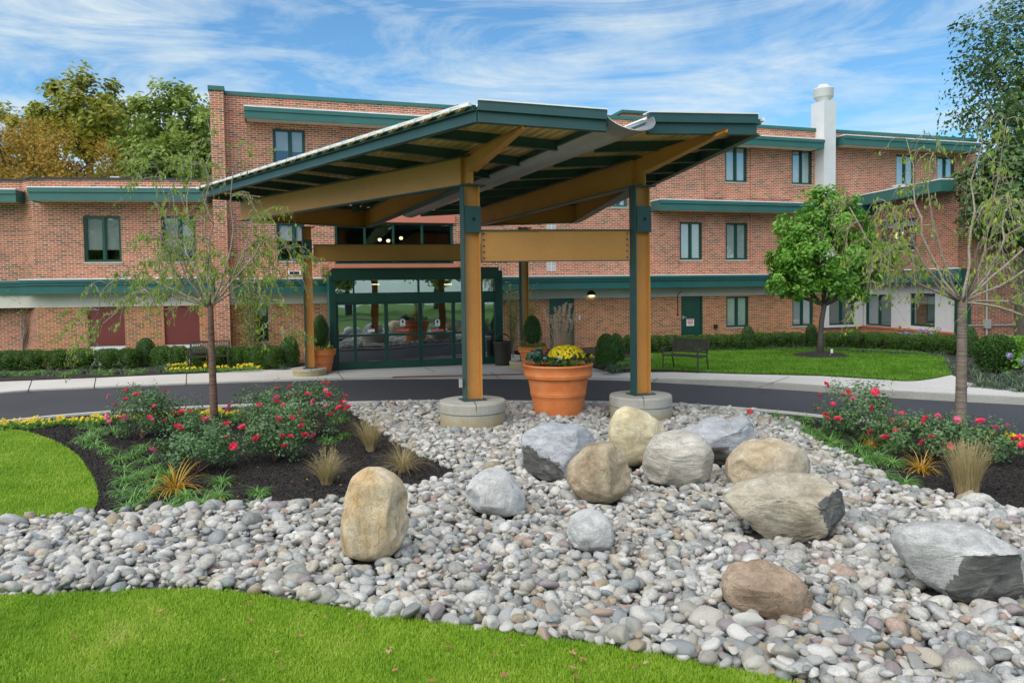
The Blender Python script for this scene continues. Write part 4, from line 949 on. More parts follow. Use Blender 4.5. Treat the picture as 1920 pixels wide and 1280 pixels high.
# downlights under the roof
for x, y, D in ((667, 397, 20.0), (685, 388, 19.0)):
    c = atD(x, y, D); mb = MB(); lathe(mb, [(0, .22), (.11, .22), (.11, 0), (.09, 0), (.09, .03), (0, .03)], c, 20); dl = mb.build('downlight', 'steel', CAN); mb = MB(); lathe(mb, [(0, .02), (.08, .02), (.08, .026), (0, .026)], c, 16); mb.build('lens', 'white', dl)
# little outlet box on the near left column
mb = MB(); c = atD(864, 718, 12.6); box(mb, c.x-.03, c.x+.03, c.y-.04, c.y+.03, c.z-.07, c.z+.07); mb.build('outlet_box', 'galv', CAN)

BIGPX = (1047, 779)
BIGP = onz(*BIGPX, .06)
# ------------------------------------------------------------------ boulders: outline, own depth and thickness
import bmesh
def ico(sub):
    bm = bmesh.new(); bmesh.ops.create_icosphere(bm, subdivisions=sub, radius=1.0); V = np.array([v.co[:] for v in bm.verts]); Fc = np.array([[v.index for v in f.verts] for f in bm.faces]); bm.free(); return V, Fc
ICO5 = ico(5); ICO2 = ico(2); ICO3 = ico(3)
def boulder(outline, depth_ratio, mat, label, cuts=(), seed=0, rough=.035, sink=.06, back=.0, sq=2.6):
    P = np.array(outline, float); by = P[:, 1].max(); bx = P[P[:, 1] > by-12, 0].mean()
    g = onz(bx, by, .13); wpx = P[:, 0].max()-P[:, 0].min(); D = g.y; D = g.y+wpx*D/F*depth_ratio/2*.62
    pts = np.array([tuple(atD(x, y, D)) for x, y in outline]); X, Z = pts[:, 0], pts[:, 2]
    cx, cz = (X.min()+X.max())/2, (Z.min()+Z.max())/2
    an = np.arctan2(Z-cz, X-cx); rr = np.hypot(X-cx, Z-cz); o = np.argsort(an); an, rr = an[o], rr[o]
    an = np.concatenate([[an[-1]-2*math.pi], an, [an[0]+2*math.pi]]); rr = np.concatenate([[rr[-1]], rr, [rr[0]]])
    rr = rr*.955; V, Fc = ICO5; w = X.max()-X.min(); dp = w*depth_ratio/2
    th = np.arctan2(V[:, 2], V[:, 0]); rad = np.interp(th, an, rr)
    # super-ellipsoid: keep the outline full, thickness dp
    h = np.hypot(V[:, 0], V[:, 2]); y = V[:, 1]; hs = (1-np.abs(y)**sq)**(1/sq)
    k = hs/np.maximum(h, 1e-6); q = np.stack([np.cos(th)*rad*hs, y*dp, np.sin(th)*rad*hs], 1)
    rs = np.random.default_rng(seed+100)
    fracd = np.zeros(len(q))
    for cut in cuts:
        nx, ny, nz_, d = cut[:4]
        nn = np.array([nx, ny, nz_], float); nn /= np.linalg.norm(nn); ext = (q@nn).max(); lim = ext*d; nv_ = np.array([noise.fractal(Vector(a_)*(3.2/w)+Vector((seed*3.3, ny*5, nx*9)), 1.0, 2.1, 4) for a_ in q]); t = q@nn-lim*(1+.16*nv_); m_ = t > 0; q[m_] -= np.outer(t[m_], nn)*.96; fracd[m_] = 1 if len(cut) > 4 else 0
    for _ in range(7):
        nn = rs.normal(size=3); nn /= np.linalg.norm(nn); 
        nn[1] = -abs(nn[1])-.5; nn /= np.linalg.norm(nn)
        ext = (q@nn).max(); lim = ext*rs.uniform(.84, .95); t = q@nn-lim; m_ = t > 0; q[m_] -= np.outer(t[m_], nn)*.8
    s = w; off = Vector((seed*7.3, seed*3.1, 1.7)); dn = np.zeros(len(q)); nn_ = q/(np.linalg.norm(q, axis=1)[:, None]+1e-9)
    for i in range(len(q)):
        p = Vector(q[i])
        dn[i] = noise.fractal(p*(2.2/s)*1.2+off, 1.0, 2.0, 3)*.6+noise.ridged_multi_fractal(p*(5.5/s)+off, .9, 2.1, 5, 1.0, 2.0)*.16-.2+noise.fractal(p*26+off, .8, 2.2, 3)*.16
    q = q+nn_*(dn*rough*s)[:, None]
    q = q+np.array([cx, D+back, cz])
    mb = MB(); mb.add(q, Fc, fracd); b = mb.build('boulder', mat, None, True, (cx, D, float(q[:, 2].min()))); tag(b, label, 'boulder', 'boulders in the river stone bed'); BO.append((cx, D, w/2*.9, dp*.9)); return b
BO = []
boulder([(640, 990), (636, 1020), (650, 1042), (690, 1052), (740, 1040), (762, 1010), (764, 960), (763, 912), (745, 888), (712, 873), (684, 873), (660, 888), (650, 910), (646, 950)], .75, 'rk_tan', 'tall upright tan and ochre boulder, nearest on the left of the stone bed', [(1, -.6, 0, .8)], 1, .03)
boulder([(869, 930), (872, 915), (895, 888), (925, 878), (950, 882), (970, 905), (988, 935), (984, 958), (960, 965), (915, 962), (880, 950)], .8, 'rk_pale', 'rounded pale grey boulder just right of the tall tan one', [(-.7, -.7, -.3, .75)], 2)
boulder([(1061, 1000), (1068, 975), (1090, 958), (1120, 957), (1142, 972), (1152, 1000), (1148, 1022), (1125, 1034), (1090, 1030), (1068, 1018)], .85, 'rk_pale', 'smallest boulder, round and whitish grey, alone among the stones in the centre', [(-.8, -.5, -.2, .8)], 3)
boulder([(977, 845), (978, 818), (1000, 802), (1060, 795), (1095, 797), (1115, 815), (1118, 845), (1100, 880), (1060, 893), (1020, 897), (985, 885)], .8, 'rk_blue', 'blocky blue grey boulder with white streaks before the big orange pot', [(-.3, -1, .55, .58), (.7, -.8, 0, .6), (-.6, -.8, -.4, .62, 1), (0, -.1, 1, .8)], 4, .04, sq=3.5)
boulder([(1059, 900), (1062, 878), (1085, 850), (1120, 830), (1150, 828), (1168, 848), (1183, 885), (1182, 915), (1160, 935), (1120, 941), (1080, 928)], .85, 'rk_brown', 'brown mottled round boulder in front of the yellow one', [(.6, -.7, .2, .75), (-.5, -.7, .3, .8)], 5)
boulder([(1141, 830), (1143, 790), (1155, 768), (1172, 759), (1195, 765), (1225, 780), (1250, 810), (1240, 840), (1215, 870), (1180, 877), (1155, 860)], .75, 'rk_yellow', 'smooth yellowish upright boulder below the right canopy column', [(.8, -.6, .3, .8)], 6, .018)
boulder([(1203, 885), (1205, 860), (1225, 825), (1260, 808), (1300, 808), (1328, 828), (1340, 850), (1330, 890), (1300, 910), (1240, 908), (1212, 900)], .85, 'rk_swirl', 'rounded boulder with pale swirling veins in the middle of the cluster', [(0, -.7, -.6, .85), (-.8, -.5, 0, .8)], 7, .03)
boulder([(1275, 812), (1310, 797), (1370, 790), (1405, 779), (1416, 800), (1420, 835), (1395, 856), (1345, 872), (1300, 868), (1280, 840)], .6, 'rk_blue', 'slanted blue grey boulder at the back of the cluster by the red flag', [(-.1, -.5, 1, .7), (.5, -.9, 0, .7), (0, -.8, -.7, .7, 1)], 8, .035, sq=3.5)
boulder([(1361, 893), (1362, 868), (1385, 840), (1440, 825), (1480, 828), (1512, 848), (1524, 880), (1510, 905), (1460, 915), (1400, 918), (1370, 910)], .75, 'rk_sand', 'smooth sandy tan boulder behind the split one', [(-.6, -.8, -.2, .8)], 9, .03)
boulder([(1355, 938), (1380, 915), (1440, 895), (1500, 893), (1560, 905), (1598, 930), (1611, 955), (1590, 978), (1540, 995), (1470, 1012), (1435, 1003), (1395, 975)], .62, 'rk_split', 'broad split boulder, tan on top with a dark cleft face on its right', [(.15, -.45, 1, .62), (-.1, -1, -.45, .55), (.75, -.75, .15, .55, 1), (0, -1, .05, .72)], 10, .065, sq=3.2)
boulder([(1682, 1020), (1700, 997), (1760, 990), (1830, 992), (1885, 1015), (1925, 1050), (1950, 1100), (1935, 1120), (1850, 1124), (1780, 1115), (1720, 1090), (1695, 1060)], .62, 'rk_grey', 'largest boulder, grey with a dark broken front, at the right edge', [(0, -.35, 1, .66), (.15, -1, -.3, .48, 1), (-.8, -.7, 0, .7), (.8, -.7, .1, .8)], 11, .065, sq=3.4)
boulder([(1353, 1120), (1356, 1090), (1370, 1068), (1410, 1061), (1470, 1065), (1505, 1085), (1525, 1115), (1515, 1140), (1480, 1155), (1420, 1148), (1375, 1140)], .8, 'rk_cocoa', 'low flat brown boulder, nearest the lawn on the right', [(0, -.2, 1, .7), (-.3, -1, -.4, .75), (.7, -.8, -.1, .8)], 12, .04)

# ------------------------------------------------------------------ river stones
def stone_shape(i, base):
    V, Fc = base; rs = np.random.default_rng(i+50); q = V.copy()
    for _ in range(7+i % 5):
        nn = rs.normal(size=3); nn /= np.linalg.norm(nn); lim = rs.uniform(.56, .88); t = q@nn-lim; m_ = t > 0; q[m_] -= np.outer(t[m_], nn)*.85
    off = Vector((i*5.1, 2, 3)); dn = np.array([noise.noise(Vector(p)*1.6+off) for p in q])
    q = q*(1+dn*.16)[:, None]; return q, Fc
SHP = [stone_shape(i, ICO2) for i in range(12)]; SHPH = [stone_shape(i, ICO3) for i in range(12)]
def hexpts(poly, sp, jit):
    A = np.array(poly)[:, :2]; lo, hi = A.min(0), A.max(0); lo = np.maximum(lo, [-9, 3.6]); hi = np.minimum(hi, [10.5, 16])
    xs = np.arange(lo[0], hi[0], sp); ys = np.arange(lo[1], hi[1], sp*.866); g = np.array([(x+(j % 2)*sp/2, y) for j, y in enumerate(ys) for x in xs])
    g += rng.uniform(-jit, jit, g.shape)*sp; return g[inpoly(g, poly)]
ST = []
for sp, z0, keep in ((.087, .075, 1), (.096, .112, .85), (.14, .138, .45)):
    g = hexpts(gravel_poly, sp, .30); g = g[rng.uniform(0, 1, len(g)) < keep]; n = len(g)
    sc_ = rng.lognormal(0, .36, n)*.0475; sc_ = np.clip(sc_, .024, .125)
    for (x, y), a in zip(g, sc_):
        if abs(x/y) > 1.05 and y > 4: continue
        z = z0+rng.uniform(-.02, .02); bad = False
        for bx, by_, bw, bd in BO:
            if ((x-bx)/(bw*.8))**2+((y-by_)/(bd*.8))**2 < 1: bad = True
        for f in (PTS['FL'], PTS['FR']):
            if (x-f.x)**2+(y-f.y)**2 < .60**2 or ((x-f.x)**2+(y-f.y)**2 < .85**2 and z > .11): bad = True
        if (x-BIGP[0])**2+(y-BIGP[1])**2 < .40**2: bad = True
        if bad: continue
        ST.append((x, y, z, a))
ST = np.array(ST); dist = np.hypot(ST[:, 0], ST[:, 1])
vis = np.abs(ST[:, 0]/ST[:, 1]) < .69; order = np.argsort(np.where(vis & (ST[:, 1] > 4.3), dist-ST[:, 3]*4, 99))
near = order[:300]; rest = order[300:]
def stone_mats(n):
    out = []
    for _ in range(n):
        out.append(Matrix.Rotation(rng.uniform(0, 6.28), 3, 'Z') @ Matrix.Rotation(rng.normal()*.35, 3, 'X') @ Matrix.Rotation(rng.normal()*.3, 3, 'Y'))
    return out
meshes = []
for i, (V, Fc) in enumerate(SHPH):
    mb = MB(); mb.add(V, Fc, 0.0); o = mb.build('river_stone', 'cobble', None, True, link=False); meshes.append(o.data); bpy.data.objects.remove(o)
for j, m3 in zip(near, stone_mats(300)):
    x, y, z, a = ST[j]; o = bpy.data.objects.new('river_stone', meshes[rng.integers(0, 12)]); COL.objects.link(o)
    o.location = (x, y, z); o.rotation_euler = m3.to_euler(); o.scale = (a*rng.uniform(.95, 1.4), a*rng.uniform(.75, 1), a*rng.uniform(.42, .78))
    tag(o, 'smooth rounded river stone among those nearest the front lawn', 'stone', 'nearest stones of the river stone bed')
mb = MB()
for j, m3 in zip(rest, stone_mats(len(rest))):
    x, y, z, a = ST[j]; V, Fc = SHP[rng.integers(0, 12)]; S = np.array([a*rng.uniform(.95, 1.4), a*rng.uniform(.75, 1), a*rng.uniform(.42, .78)])
    mb.add((V*S)@np.array(m3).T+np.array([x, y, z]), Fc, rng.uniform(0, 1))
g_ = kind(mb.build('river_gravel', 'cobble', None, True), 'stuff'); g_['label'] = 'bed of pale rounded river stones around the boulders'; print('stones', len(ST))

# ------------------------------------------------------------------ grass
def grass(name, poly, dens, z, h, w, falloff=True, mat='grassblade'):
    P = scatter(poly, dens); P = P[(P[:, 1] > 1.5) & (np.abs(P[:, 0]) < P[:, 1]*.9+1.8)]
    if falloff: P = P[rng.uniform(0, 1, len(P)) < np.clip(6.0/np.hypot(P[:, 0], P[:, 1]), .25, 1)**1.2]
    n = len(P); base = np.column_stack([P, np.full(n, z)]); mb = MB()
    pt = np.array([noise.noise(Vector((x*1.3, y*1.3, 0)))+.7*noise.noise(Vector((x*5, y*5, 3))) for x, y in P[:, :2]])
    rn = np.clip(rng.normal(.45, .24, n)+pt*.45, 0, 1)
    blades(mb, base, h*rng.uniform(.6, 1.2, n), w, rng.uniform(.1, 1.1, n), rn, seg=2)
    o = kind(mb.build(name, mat), 'stuff'); return o
fl = [p for p in frontlawn]
grass('lawn_grass', frontlawn, 26000, .06, .036, .0036)['label'] = 'short bright green turf in the foreground'
grass('lawn_grass', leftlawn, 12000, .06, .040, .0048)['label'] = 'short bright green turf at the left edge'
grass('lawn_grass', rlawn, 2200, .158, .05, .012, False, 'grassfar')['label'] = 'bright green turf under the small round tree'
# mulch chips
for poly, z, dn in ((pxpoly(smooth_line([(150, 970), (190, 940), (130, 842), (0, 800), (300, 775), (645, 766)], 3)+gl_left[:52], .055), .056, 1600), (pxpoly(gl_right[:30]+[(1422, 776), (1700, 806), (2100, 860), (2300, 900)], .055), .056, 1600)):
    P = scatter(poly, dn); P = P[(np.abs(P[:, 0]) < P[:, 1]*.75+.3) & ~inpoly(P, leftlawn) & ~inpoly(P, gravel_poly)]; mb = MB()
    leaves(mb, np.column_stack([P, z+rng.uniform(.0, .018, len(P))]), .032, rng.uniform(0, 1, len(P))**.8, up=.9, asp=.45)
    o = kind(mb.build('bark_mulch', 'mulchchip'), 'stuff'); o['label'] = 'dark shredded bark mulch of the planting bed'

# ------------------------------------------------------------------ plants
def clump(name, mat, n, ln, wd, spread=.05, lean=(.5, 2.0), lift=0, seg=4, plume=0):
    """an origin-centred strap-leaf clump mesh, returned unlinked"""
    mb = MB(); a = rng.uniform(0, 6.28, n); r = spread*rng.uniform(0, 1, n)**.5
    base = np.column_stack([r*np.cos(a), r*np.sin(a), np.full(n, lift)])
    blades(mb, base, ln*rng.uniform(.6, 1.1, n), wd, rng.uniform(*lean, n), np.clip(rng.normal(.5, .22, n), 0, 1), a+rng.normal(0, .5, n), seg)
    o = mb.build(name, mat, None, link=False); return o.data
LIR = [clump('liriope', 'liriope', 130, .25, .010, .04, (.9, 3.0), seg=6) for _ in range(4)]
LGR = [clump('liriope', 'liriopegrey', 130, .28, .010, .06, (.7, 2.6)) for _ in range(3)]
YEL = [clump('daylily', 'yelgrass', 70, .36, .013, .05, (.4, 2.6), seg=6) for _ in range(2)]
def put(me, name, loc, sc, label, cat, group, rz=None):
    o = bpy.data.objects.new(name, me); COL.objects.link(o); o.location = loc; o.scale = (sc, sc, sc) if np.isscalar(sc) else sc; o.rotation_euler = (0, 0, rng.uniform(0, 6.28) if rz is None else rz); return tag(o, label, cat, group)
lpos = [(75, 425), (370, 560), (430, 700), (480, 840), (880, 905), (60, 345), (130, 380), (250, 390), (30, 450), (110, 480), (190, 525), (450, 505), (280, 590), (490, 590), (320, 650), (550, 660), (330, 745), (530, 755), (300, 825), (400, 865), (360, 945), (650, 935), (770, 855), (1020, 755), (1000, 855), (1290, 825), (1250, 925), (1790, 455), (1110, 300), (1870, 300), (640, 700), (1900, 420)]
for i, (x, y) in enumerate(lpos):
    px, py = 150+x/3.84, 700+(y+45)/3.84
    put(LIR[i % 4], 'liriope', onz(px, py, .055), rng.uniform(.85, 1.1), ('dark green strap leaf clump on the drive side of the left bed' if y < 420 else 'dark green strap leaf clump in the middle rows of the left bed' if y < 720 else 'dark green strap leaf clump in the left bed, front rows near the river stones'), 'border grass', 'strap leaf clumps in the left bed')
rpos = [(530, 890), (720, 990), (860, 1040), (1040, 1130), (1150, 1020), (500, 905), (560, 920), (620, 915), (680, 965), (640, 940), (760, 975), (870, 985), (740, 1030), (800, 1070), (890, 1105), (1000, 1070), (980, 1160), (1100, 1110), (1180, 1150), (1110, 1220), (1250, 1260), (820, 1020), (930, 950), (1050, 1010), (580, 960), (700, 905), (1180, 1060)]
for i, (x, y) in enumerate(rpos):
    put(LIR[i % 4], 'liriope', onz(1280+x/3, 480+(y+25)/3, .055), rng.uniform(.85, 1.15), ('dark green strap leaf clump in the right bed, back rows near the drive' if y < 980 else 'dark green strap leaf clump in the right bed, front rows along the river stones'), 'border grass', 'strap leaf clumps in the right bed')
for (px, py, s, lb) in ((330, 922, 1.25, 'large yellow spiky grass clump among the green ones in the left bed'), (407, 957, .5, 'tiny orange yellow grass tuft at the front edge of the left bed'), (1726, 885, .95, 'yellow spiky grass clump in the right bed'), (1632, 838, .6, 'small yellowing tuft between green clumps in the right bed')):
    put(YEL[i % 2], 'daylily', onz(px, py, .055), s, lb, 'border grass', 'yellow grass clumps')
# fountain grasses
def fountain(loc, n, ln, sp, lean, label, heads=10, seed=0, col='drygrass'):
    t = thing('fountain_grass', label, 'ornamental grass', loc, 'ornamental grasses by the stone bed')
    mb = MB(); a = rng.uniform(0, 6.28, n); r = sp*rng.uniform(0, 1, n)**.5; base = np.column_stack([loc[0]+r*np.cos(a), loc[1]+r*np.sin(a), np.full(n, loc[2])])
    blades(mb, base, ln*rng.uniform(.5, 1.05, n), .0035, rng.uniform(lean[0], lean[1], n), np.clip(rng.normal(.55, .28, n), 0, 1), a+rng.normal(0, .4, n), 5); mb.build('blades', col, t)
    for k in range(heads):
        an = rng.uniform(0, 6.28); le = rng.uniform(.15, .5); h = ln*rng.uniform(.85, 1.1)
        pts = [(loc[0]+math.cos(an)*h*math.sin(le*u)*u, loc[1]+math.sin(an)*h*math.sin(le*u)*u, loc[2]+h*u*math.cos(le*u)) for u in np.linspace(0, 1, 5)]
        mb = MB(); tube(mb, pts, .0016, 4, .8); P = np.array(pts[-1])+rng.normal(size=(26, 3))*np.array([.008, .008, .028]); leaves(mb, P, .022, rng.uniform(.5, 1, 26), asp=.2, hang=1); mb.build('seed_head', 'drygrass', t)
fountain(tuple(onz(613, 908, .055)), 420, .42, .07, (.05, .9), 'dry straw coloured grass tuft behind the tall tan boulder')
fountain(tuple(onz(695, 846, .055)), 420, .55, .06, (.05, .8), 'upright green and tan grass tuft beside the rose bed, farthest of its group')
fountain(tuple(onz(755, 886, .055)), 300, .44, .05, (.2, 1.5), 'low spreading grass tuft at the tip of the left bed')
fountain(tuple(onz(1813, 925, .055)), 800, .58, .12, (.03, .45), 'tall golden dry grass in the right bed', 12)

# roses
def rosemesh():
    mb = MB()
    for ring, (k, rr, zz, sz) in enumerate(((4, .008, .010, .022), (6, .017, .004, .03), (7, .024, -.004, .032))):
        a = np.arange(k)*2*math.pi/k+ring+rng.uniform(-.2, .2, k); P = np.column_stack([rr*np.cos(a), rr*np.sin(a), np.full(k, zz)]); nr = np.column_stack([-np.cos(a)*.5, -np.sin(a)*.5, np.full(k, 1.0)])+rng.normal(0, .3, (k, 3)); leaves(mb, P, sz*1.1, rng.uniform(.2, 1, k), nr, 0, .9)
    return mb
RF = []
for c in ('redf', 'redf', 'redf', 'pinkf'):
    o = rosemesh().build('flower', c, None, link=False); RF.append(o.data); bpy.data.objects.remove(o)
def rose(px, py, w, h, nf, label, n=1500, lean=0):
    b = onz(px, py, .055); s = F/b.y; rx = w/s/2; rz = h/s/2; c = (b.x, b.y, b.z+rz*1.05)
    t = thing('rose_bush', label, 'rose bush', tuple(b), 'rose bushes beside the drive')
    mb = MB()
    for k in range(9):
        d = rand_dirs(1)[0]; e = np.array(c)+np.array([d[0]*rx, d[1]*rx*.8, abs(d[2])*rz*.9]); m_ = (np.array(b)+e)/2+rng.normal(0, .03, 3); tube(mb, [tuple(b), tuple(m_), tuple(e)], [.008, .005, .002], 5)
    mb.build('stems', 'barkred', t)
    mb = MB(); cloud(mb, c, (rx*1.0, rx*.85, rz*1.0), int(n*1.65), .046, 70, .36, .35, .5, .66, low=-.8); 
    for k in range(10):   # loose shoots above the bush
        a = rng.uniform(0, 6.28); x = c[0]+math.cos(a)*rx*rng.uniform(.2, .9); y = c[1]+math.sin(a)*rx*.6; z0_ = c[2]+rz*.55; hh = rz*rng.uniform(.35, .85)
        P = np.column_stack([x+rng.normal(0, .02, 16), y+rng.normal(0, .02, 16), z0_+np.linspace(0, hh, 16)]); leaves(mb, P, .034, rng.uniform(.4, 1, 16), asp=.5)
    mb.build('foliage', 'rose', t)
    for k in range(nf):
        if not (k and rng.random() < .35): u = rng.uniform(0, 6.28); u0_ = u
        else: u = u0_+rng.normal(0, .12)
        pass; u = u; v = rng.uniform(-.25, 1)**1; d = np.array([math.cos(u)*math.sqrt(1-v*v*.9), -abs(math.sin(u))*math.sqrt(1-v*v*.9)*rng.choice([1, 1, -1]), v])
        p = np.array(c)+d*np.array([rx, rx*.85, rz])*rng.uniform(.92, 1.18)-np.array(b)
        f = bpy.data.objects.new('flower', RF[rng.integers(0, 4)]); COL.objects.link(f); f.parent = t; f.location = p; f.rotation_euler = (rng.uniform(-.2, 1.2), rng.uniform(-.6, .6), rng.uniform(0, 6.28)); sc = rng.uniform(1.1, 1.9); f.scale = (sc,)*3
rose(266, 822, 122, 96, 15, 'leftmost rose bush with pink red blooms held high', 1500)
rose(332, 814, 110, 66, 7, 'low rose bush just left of the slim weeping trunk', 900)
rose(372, 884, 160, 98, 7, 'wide rose bush low in front of the weeping trunk, few blooms', 2100)
rose(514, 866, 124, 98, 13, 'rose bush right of the weeping trunk, nearest the mulch tip', 1500)
rose(497, 806, 122, 80, 10, 'rose bush at the back of the left bed beside the drive', 1300)
rose(586, 822, 130, 102, 16, 'rightmost rose bush of the left bed, full of red blooms', 1800)
rose(1612, 818, 156, 98, 17, 'tallest rose bush of the right bed, left of the thick trunk', 1900)
rose(1735, 858, 150, 80, 9, 'rose bush right in front of the thick weeping trunk', 1500)
rose(1835, 866, 140, 76, 8, 'rose bush at the right end of the right bed', 1300)
rose(1660, 835, 80, 52, 4, 'small rose bush between the tallest one and the thick trunk', 700)

# pansies: low plants with yellow flowers
def foliage_mesh():
    mb = MB(); P = rng.normal(size=(90, 3))*np.array([.075, .075, .022])+np.array([0, 0, .055]); leaves(mb, P, .04, asp=.6, up=1); g = mb.build('foliage', 'mag', None, link=False)
    r = g.data; bpy.data.objects.remove(g); return r
PAN = [foliage_mesh() for _ in range(3)]
def petal_mesh(mat, r=.017):
    mb = MB(); V = [(0, 0, .002)]; Fs = []
    for k in range(5):
        a = 2*math.pi*k/5; V += [(r*.9*math.cos(a-.5), r*.9*math.sin(a-.5), .002), (r*1.5*math.cos(a), r*1.5*math.sin(a), -.003), (r*.9*math.cos(a+.5), r*.9*math.sin(a+.5), .002)]; Fs.append([0, 1+3*k, 2+3*k, 3+3*k])
    mb.add(V, np.array(Fs), rng.uniform(0, 1)); o = mb.build('flower', mat, None, link=False); d = o.data; bpy.data.objects.remove(o); return d
PET = {c: [petal_mesh(c) for _ in range(3)] for c in ('yellowf', 'lilac', 'pinkf')}
def bloom(t, p, c, sc=1.0, tilt=.9):
    o = bpy.data.objects.new('flower', PET[c][rng.integers(0, 3)]); COL.objects.link(o); o.parent = t; o.location = p; o.rotation_euler = (rng.uniform(.2, 1)*tilt, rng.uniform(-.5, .5), rng.uniform(-.6, .6)); o.scale = (sc,)*3
def pansy(loc, sc, label, group, nf=6):
    t = thing('pansy', label, 'flower', tuple(loc), group, rng.uniform(-.3, .3)); t.scale = (sc,)*3
    o = bpy.data.objects.new('foliage', PAN[rng.integers(0, 3)]); COL.objects.link(o); o.parent = t
    for k in range(nf): bloom(t, (rng.normal(0, .055), rng.normal(-.01, .05), rng.uniform(.085, .14)), 'yellowf', rng.uniform(1.1, 1.7), 1.3)
for px in np.arange(-20, 450, 13):
    py = np.interp(px, [-20, 60, 230, 330, 450], [806, 800, 789, 783, 778])+rng.uniform(-2, 5); pansy(onz(px, py, .055), rng.uniform(.9, 1.2), 'small yellow pansy plant in the row between the drive and the left rose bed', 'yellow pansies along the left bed')
for px in (1700, 1722, 1835, 1850, 1868, 1885, 1900, 1918, 1935): pansy(onz(px, np.interp(px, [1700, 1935], [806, 838])+rng.uniform(-2, 3), .055), 1.1, 'small yellow pansy plant in the row between the drive and the right rose bed', 'yellow pansies along the right bed')
for px in np.arange(318, 496, 14):
    for dy in (0, 7): pansy(onz(px+rng.uniform(-3, 3), 699-dy-(px-318)*.03, .065), rng.uniform(1.0, 1.5), 'small yellow pansy plant in the bed around the slatted bench by the wall', 'yellow pansies around the left bench')

# clipped shrubs
def shrub(px, py, w, h, mat, label, name='boxwood', cat='shrub', group=None, z=.06, n=None, cone=False, size=.04, D=None):
    b = onz(px, py, z) if D is None else atD(px, py, D); s = F/b.y; rx = w/s/2; hh = h/s
    t = thing(name, label, cat, tuple(b), group); n = n or int(4200*(w*h)/2000); mb = MB(); k = n
    if cone:
        u = rng.uniform(0, 1, k); prof = np.where(u > .34, np.sqrt(np.clip(1-((u-.34)/.66)**2, 0, 1)), .84+.16*u/.34); a = rng.uniform(0, 6.28, k)
        r = rx*prof*rng.uniform(.86, 1.05, k); P = np.column_stack([b.x+r*np.cos(a), b.y+r*np.sin(a), b.z+.02+u*hh]); nr = np.column_stack([np.cos(a), np.sin(a), np.full(k, .5)])+rand_dirs(k)*.8
    else:
        d = rand_dirs(k); d[:, 2] = np.abs(d[:, 2])*rng.choice([1, 1, 1, -1], k); e = np.sign(d)*np.abs(d)**.72; bump_ = np.array([noise.noise(Vector(q)*2.5+Vector((px, 0, 0))) for q in d])
        r = rng.uniform(.84, 1.04, k)*(1+bump_*.12); P = np.column_stack([b.x+e[:, 0]*rx*r, b.y+e[:, 1]*rx*r, b.z+hh*.5+e[:, 2]*hh*.5*r]); P = P[P[:, 2] > b.z]; nr = d[:len(P)]+rand_dirs(len(P))*.8; k = len(P)
    rn = np.clip(rng.uniform(.1, .85, k)+.25*(P[:, 2]-b.z)/hh-.1, 0, 1)*0+rng.uniform(0, 1, k); leaves(mb, P, size, rn, nr, .3, .6)
    # dense inner body so that no light leaks through
    V, Fc = ICO3; q = V*np.array([rx*.76, rx*.76, hh*.40])+np.array([b.x, b.y, b.z+hh*.48]); 
    if cone: zz_ = (V[:, 2]+1)/2; q = np.column_stack([b.x+V[:, 0]*rx*.82*(1.06-.12*zz_), b.y+V[:, 1]*rx*.82*(1.06-.12*zz_), b.z+zz_*hh*.92])
    mb.add(q, Fc, .0); mb.build('foliage', mat, t); mb = MB(); tube(mb, [(b.x, b.y, b.z-.05), (b.x, b.y, b.z+hh*.4)], .02, 6); mb.build('stem', 'barkdark', t); return t
LB = 'clipped boxwoods in front of the left wing'
lab = ['first', 'second', 'third', 'fourth', 'fifth', 'sixth', 'seventh']
for i, (x, w) in enumerate([(-22, 50), (20, 50), (63, 52), (112, 46), (159, 48), (206, 42), (244, 42)]): shrub(x-(2 if i else 0), 694-i*.8, w, 37, 'box', f'bright green clipped boxwood before the left wing, {lab[i]} from the left edge', group=LB)
shrub(274, 686, 38, 52, 'cone', 'dark cone shaped shrub left of the slatted bench', 'cone_shrub', cone=True)
for i, (x, w) in enumerate([(305, 36), (335, 36), (372, 38), (412, 38), (448, 38), (480, 40), (508, 40)]): shrub(x, 690, w, 42, 'box', ['clipped boxwood just right of the cone shrub by the left bench', 'clipped boxwood left of the backrest of the left bench', 'clipped boxwood behind the left half of the slatted bench', 'clipped boxwood behind the right half of the slatted bench', 'clipped boxwood right of the slatted bench', 'clipped boxwood under the tall loose shrub', 'clipped boxwood left of the dark cone by the canopy footing'][i], group='clipped boxwoods behind the left bench')
shrub(543, 686, 38, 56, 'cone', 'dark cone shaped shrub left of the back canopy footing', 'cone_shrub', cone=True)
shrub(1137, 688, 42, 62, 'cone', 'egg shaped dark shrub left of the right canopy column', 'cone_shrub', cone=True, z=.15); shrub(1156, 678, 32, 52, 'cone', 'egg shaped shrub half hidden behind another near the side door', 'cone_shrub', cone=True, z=.15)
RH = 'clipped hedge shrubs before the right half of the building'
rh = [(1181, 662, 26, 34), (1226, 662, 40, 34), (1258, 660, 38, 33), (1290, 659, 36, 31), (1322, 657, 36, 30), (1352, 656, 36, 30), (1381, 656, 36, 30), (1432, 653, 38, 30), (1462, 652, 38, 30), (1492, 652, 34, 30), (1565, 652, 42, 30), (1603, 652, 42, 30), (1641, 654, 42, 32), (1679, 656, 42, 32), (1716, 658, 42, 32), (1752, 660, 42, 32), (1788, 664, 44, 36)]
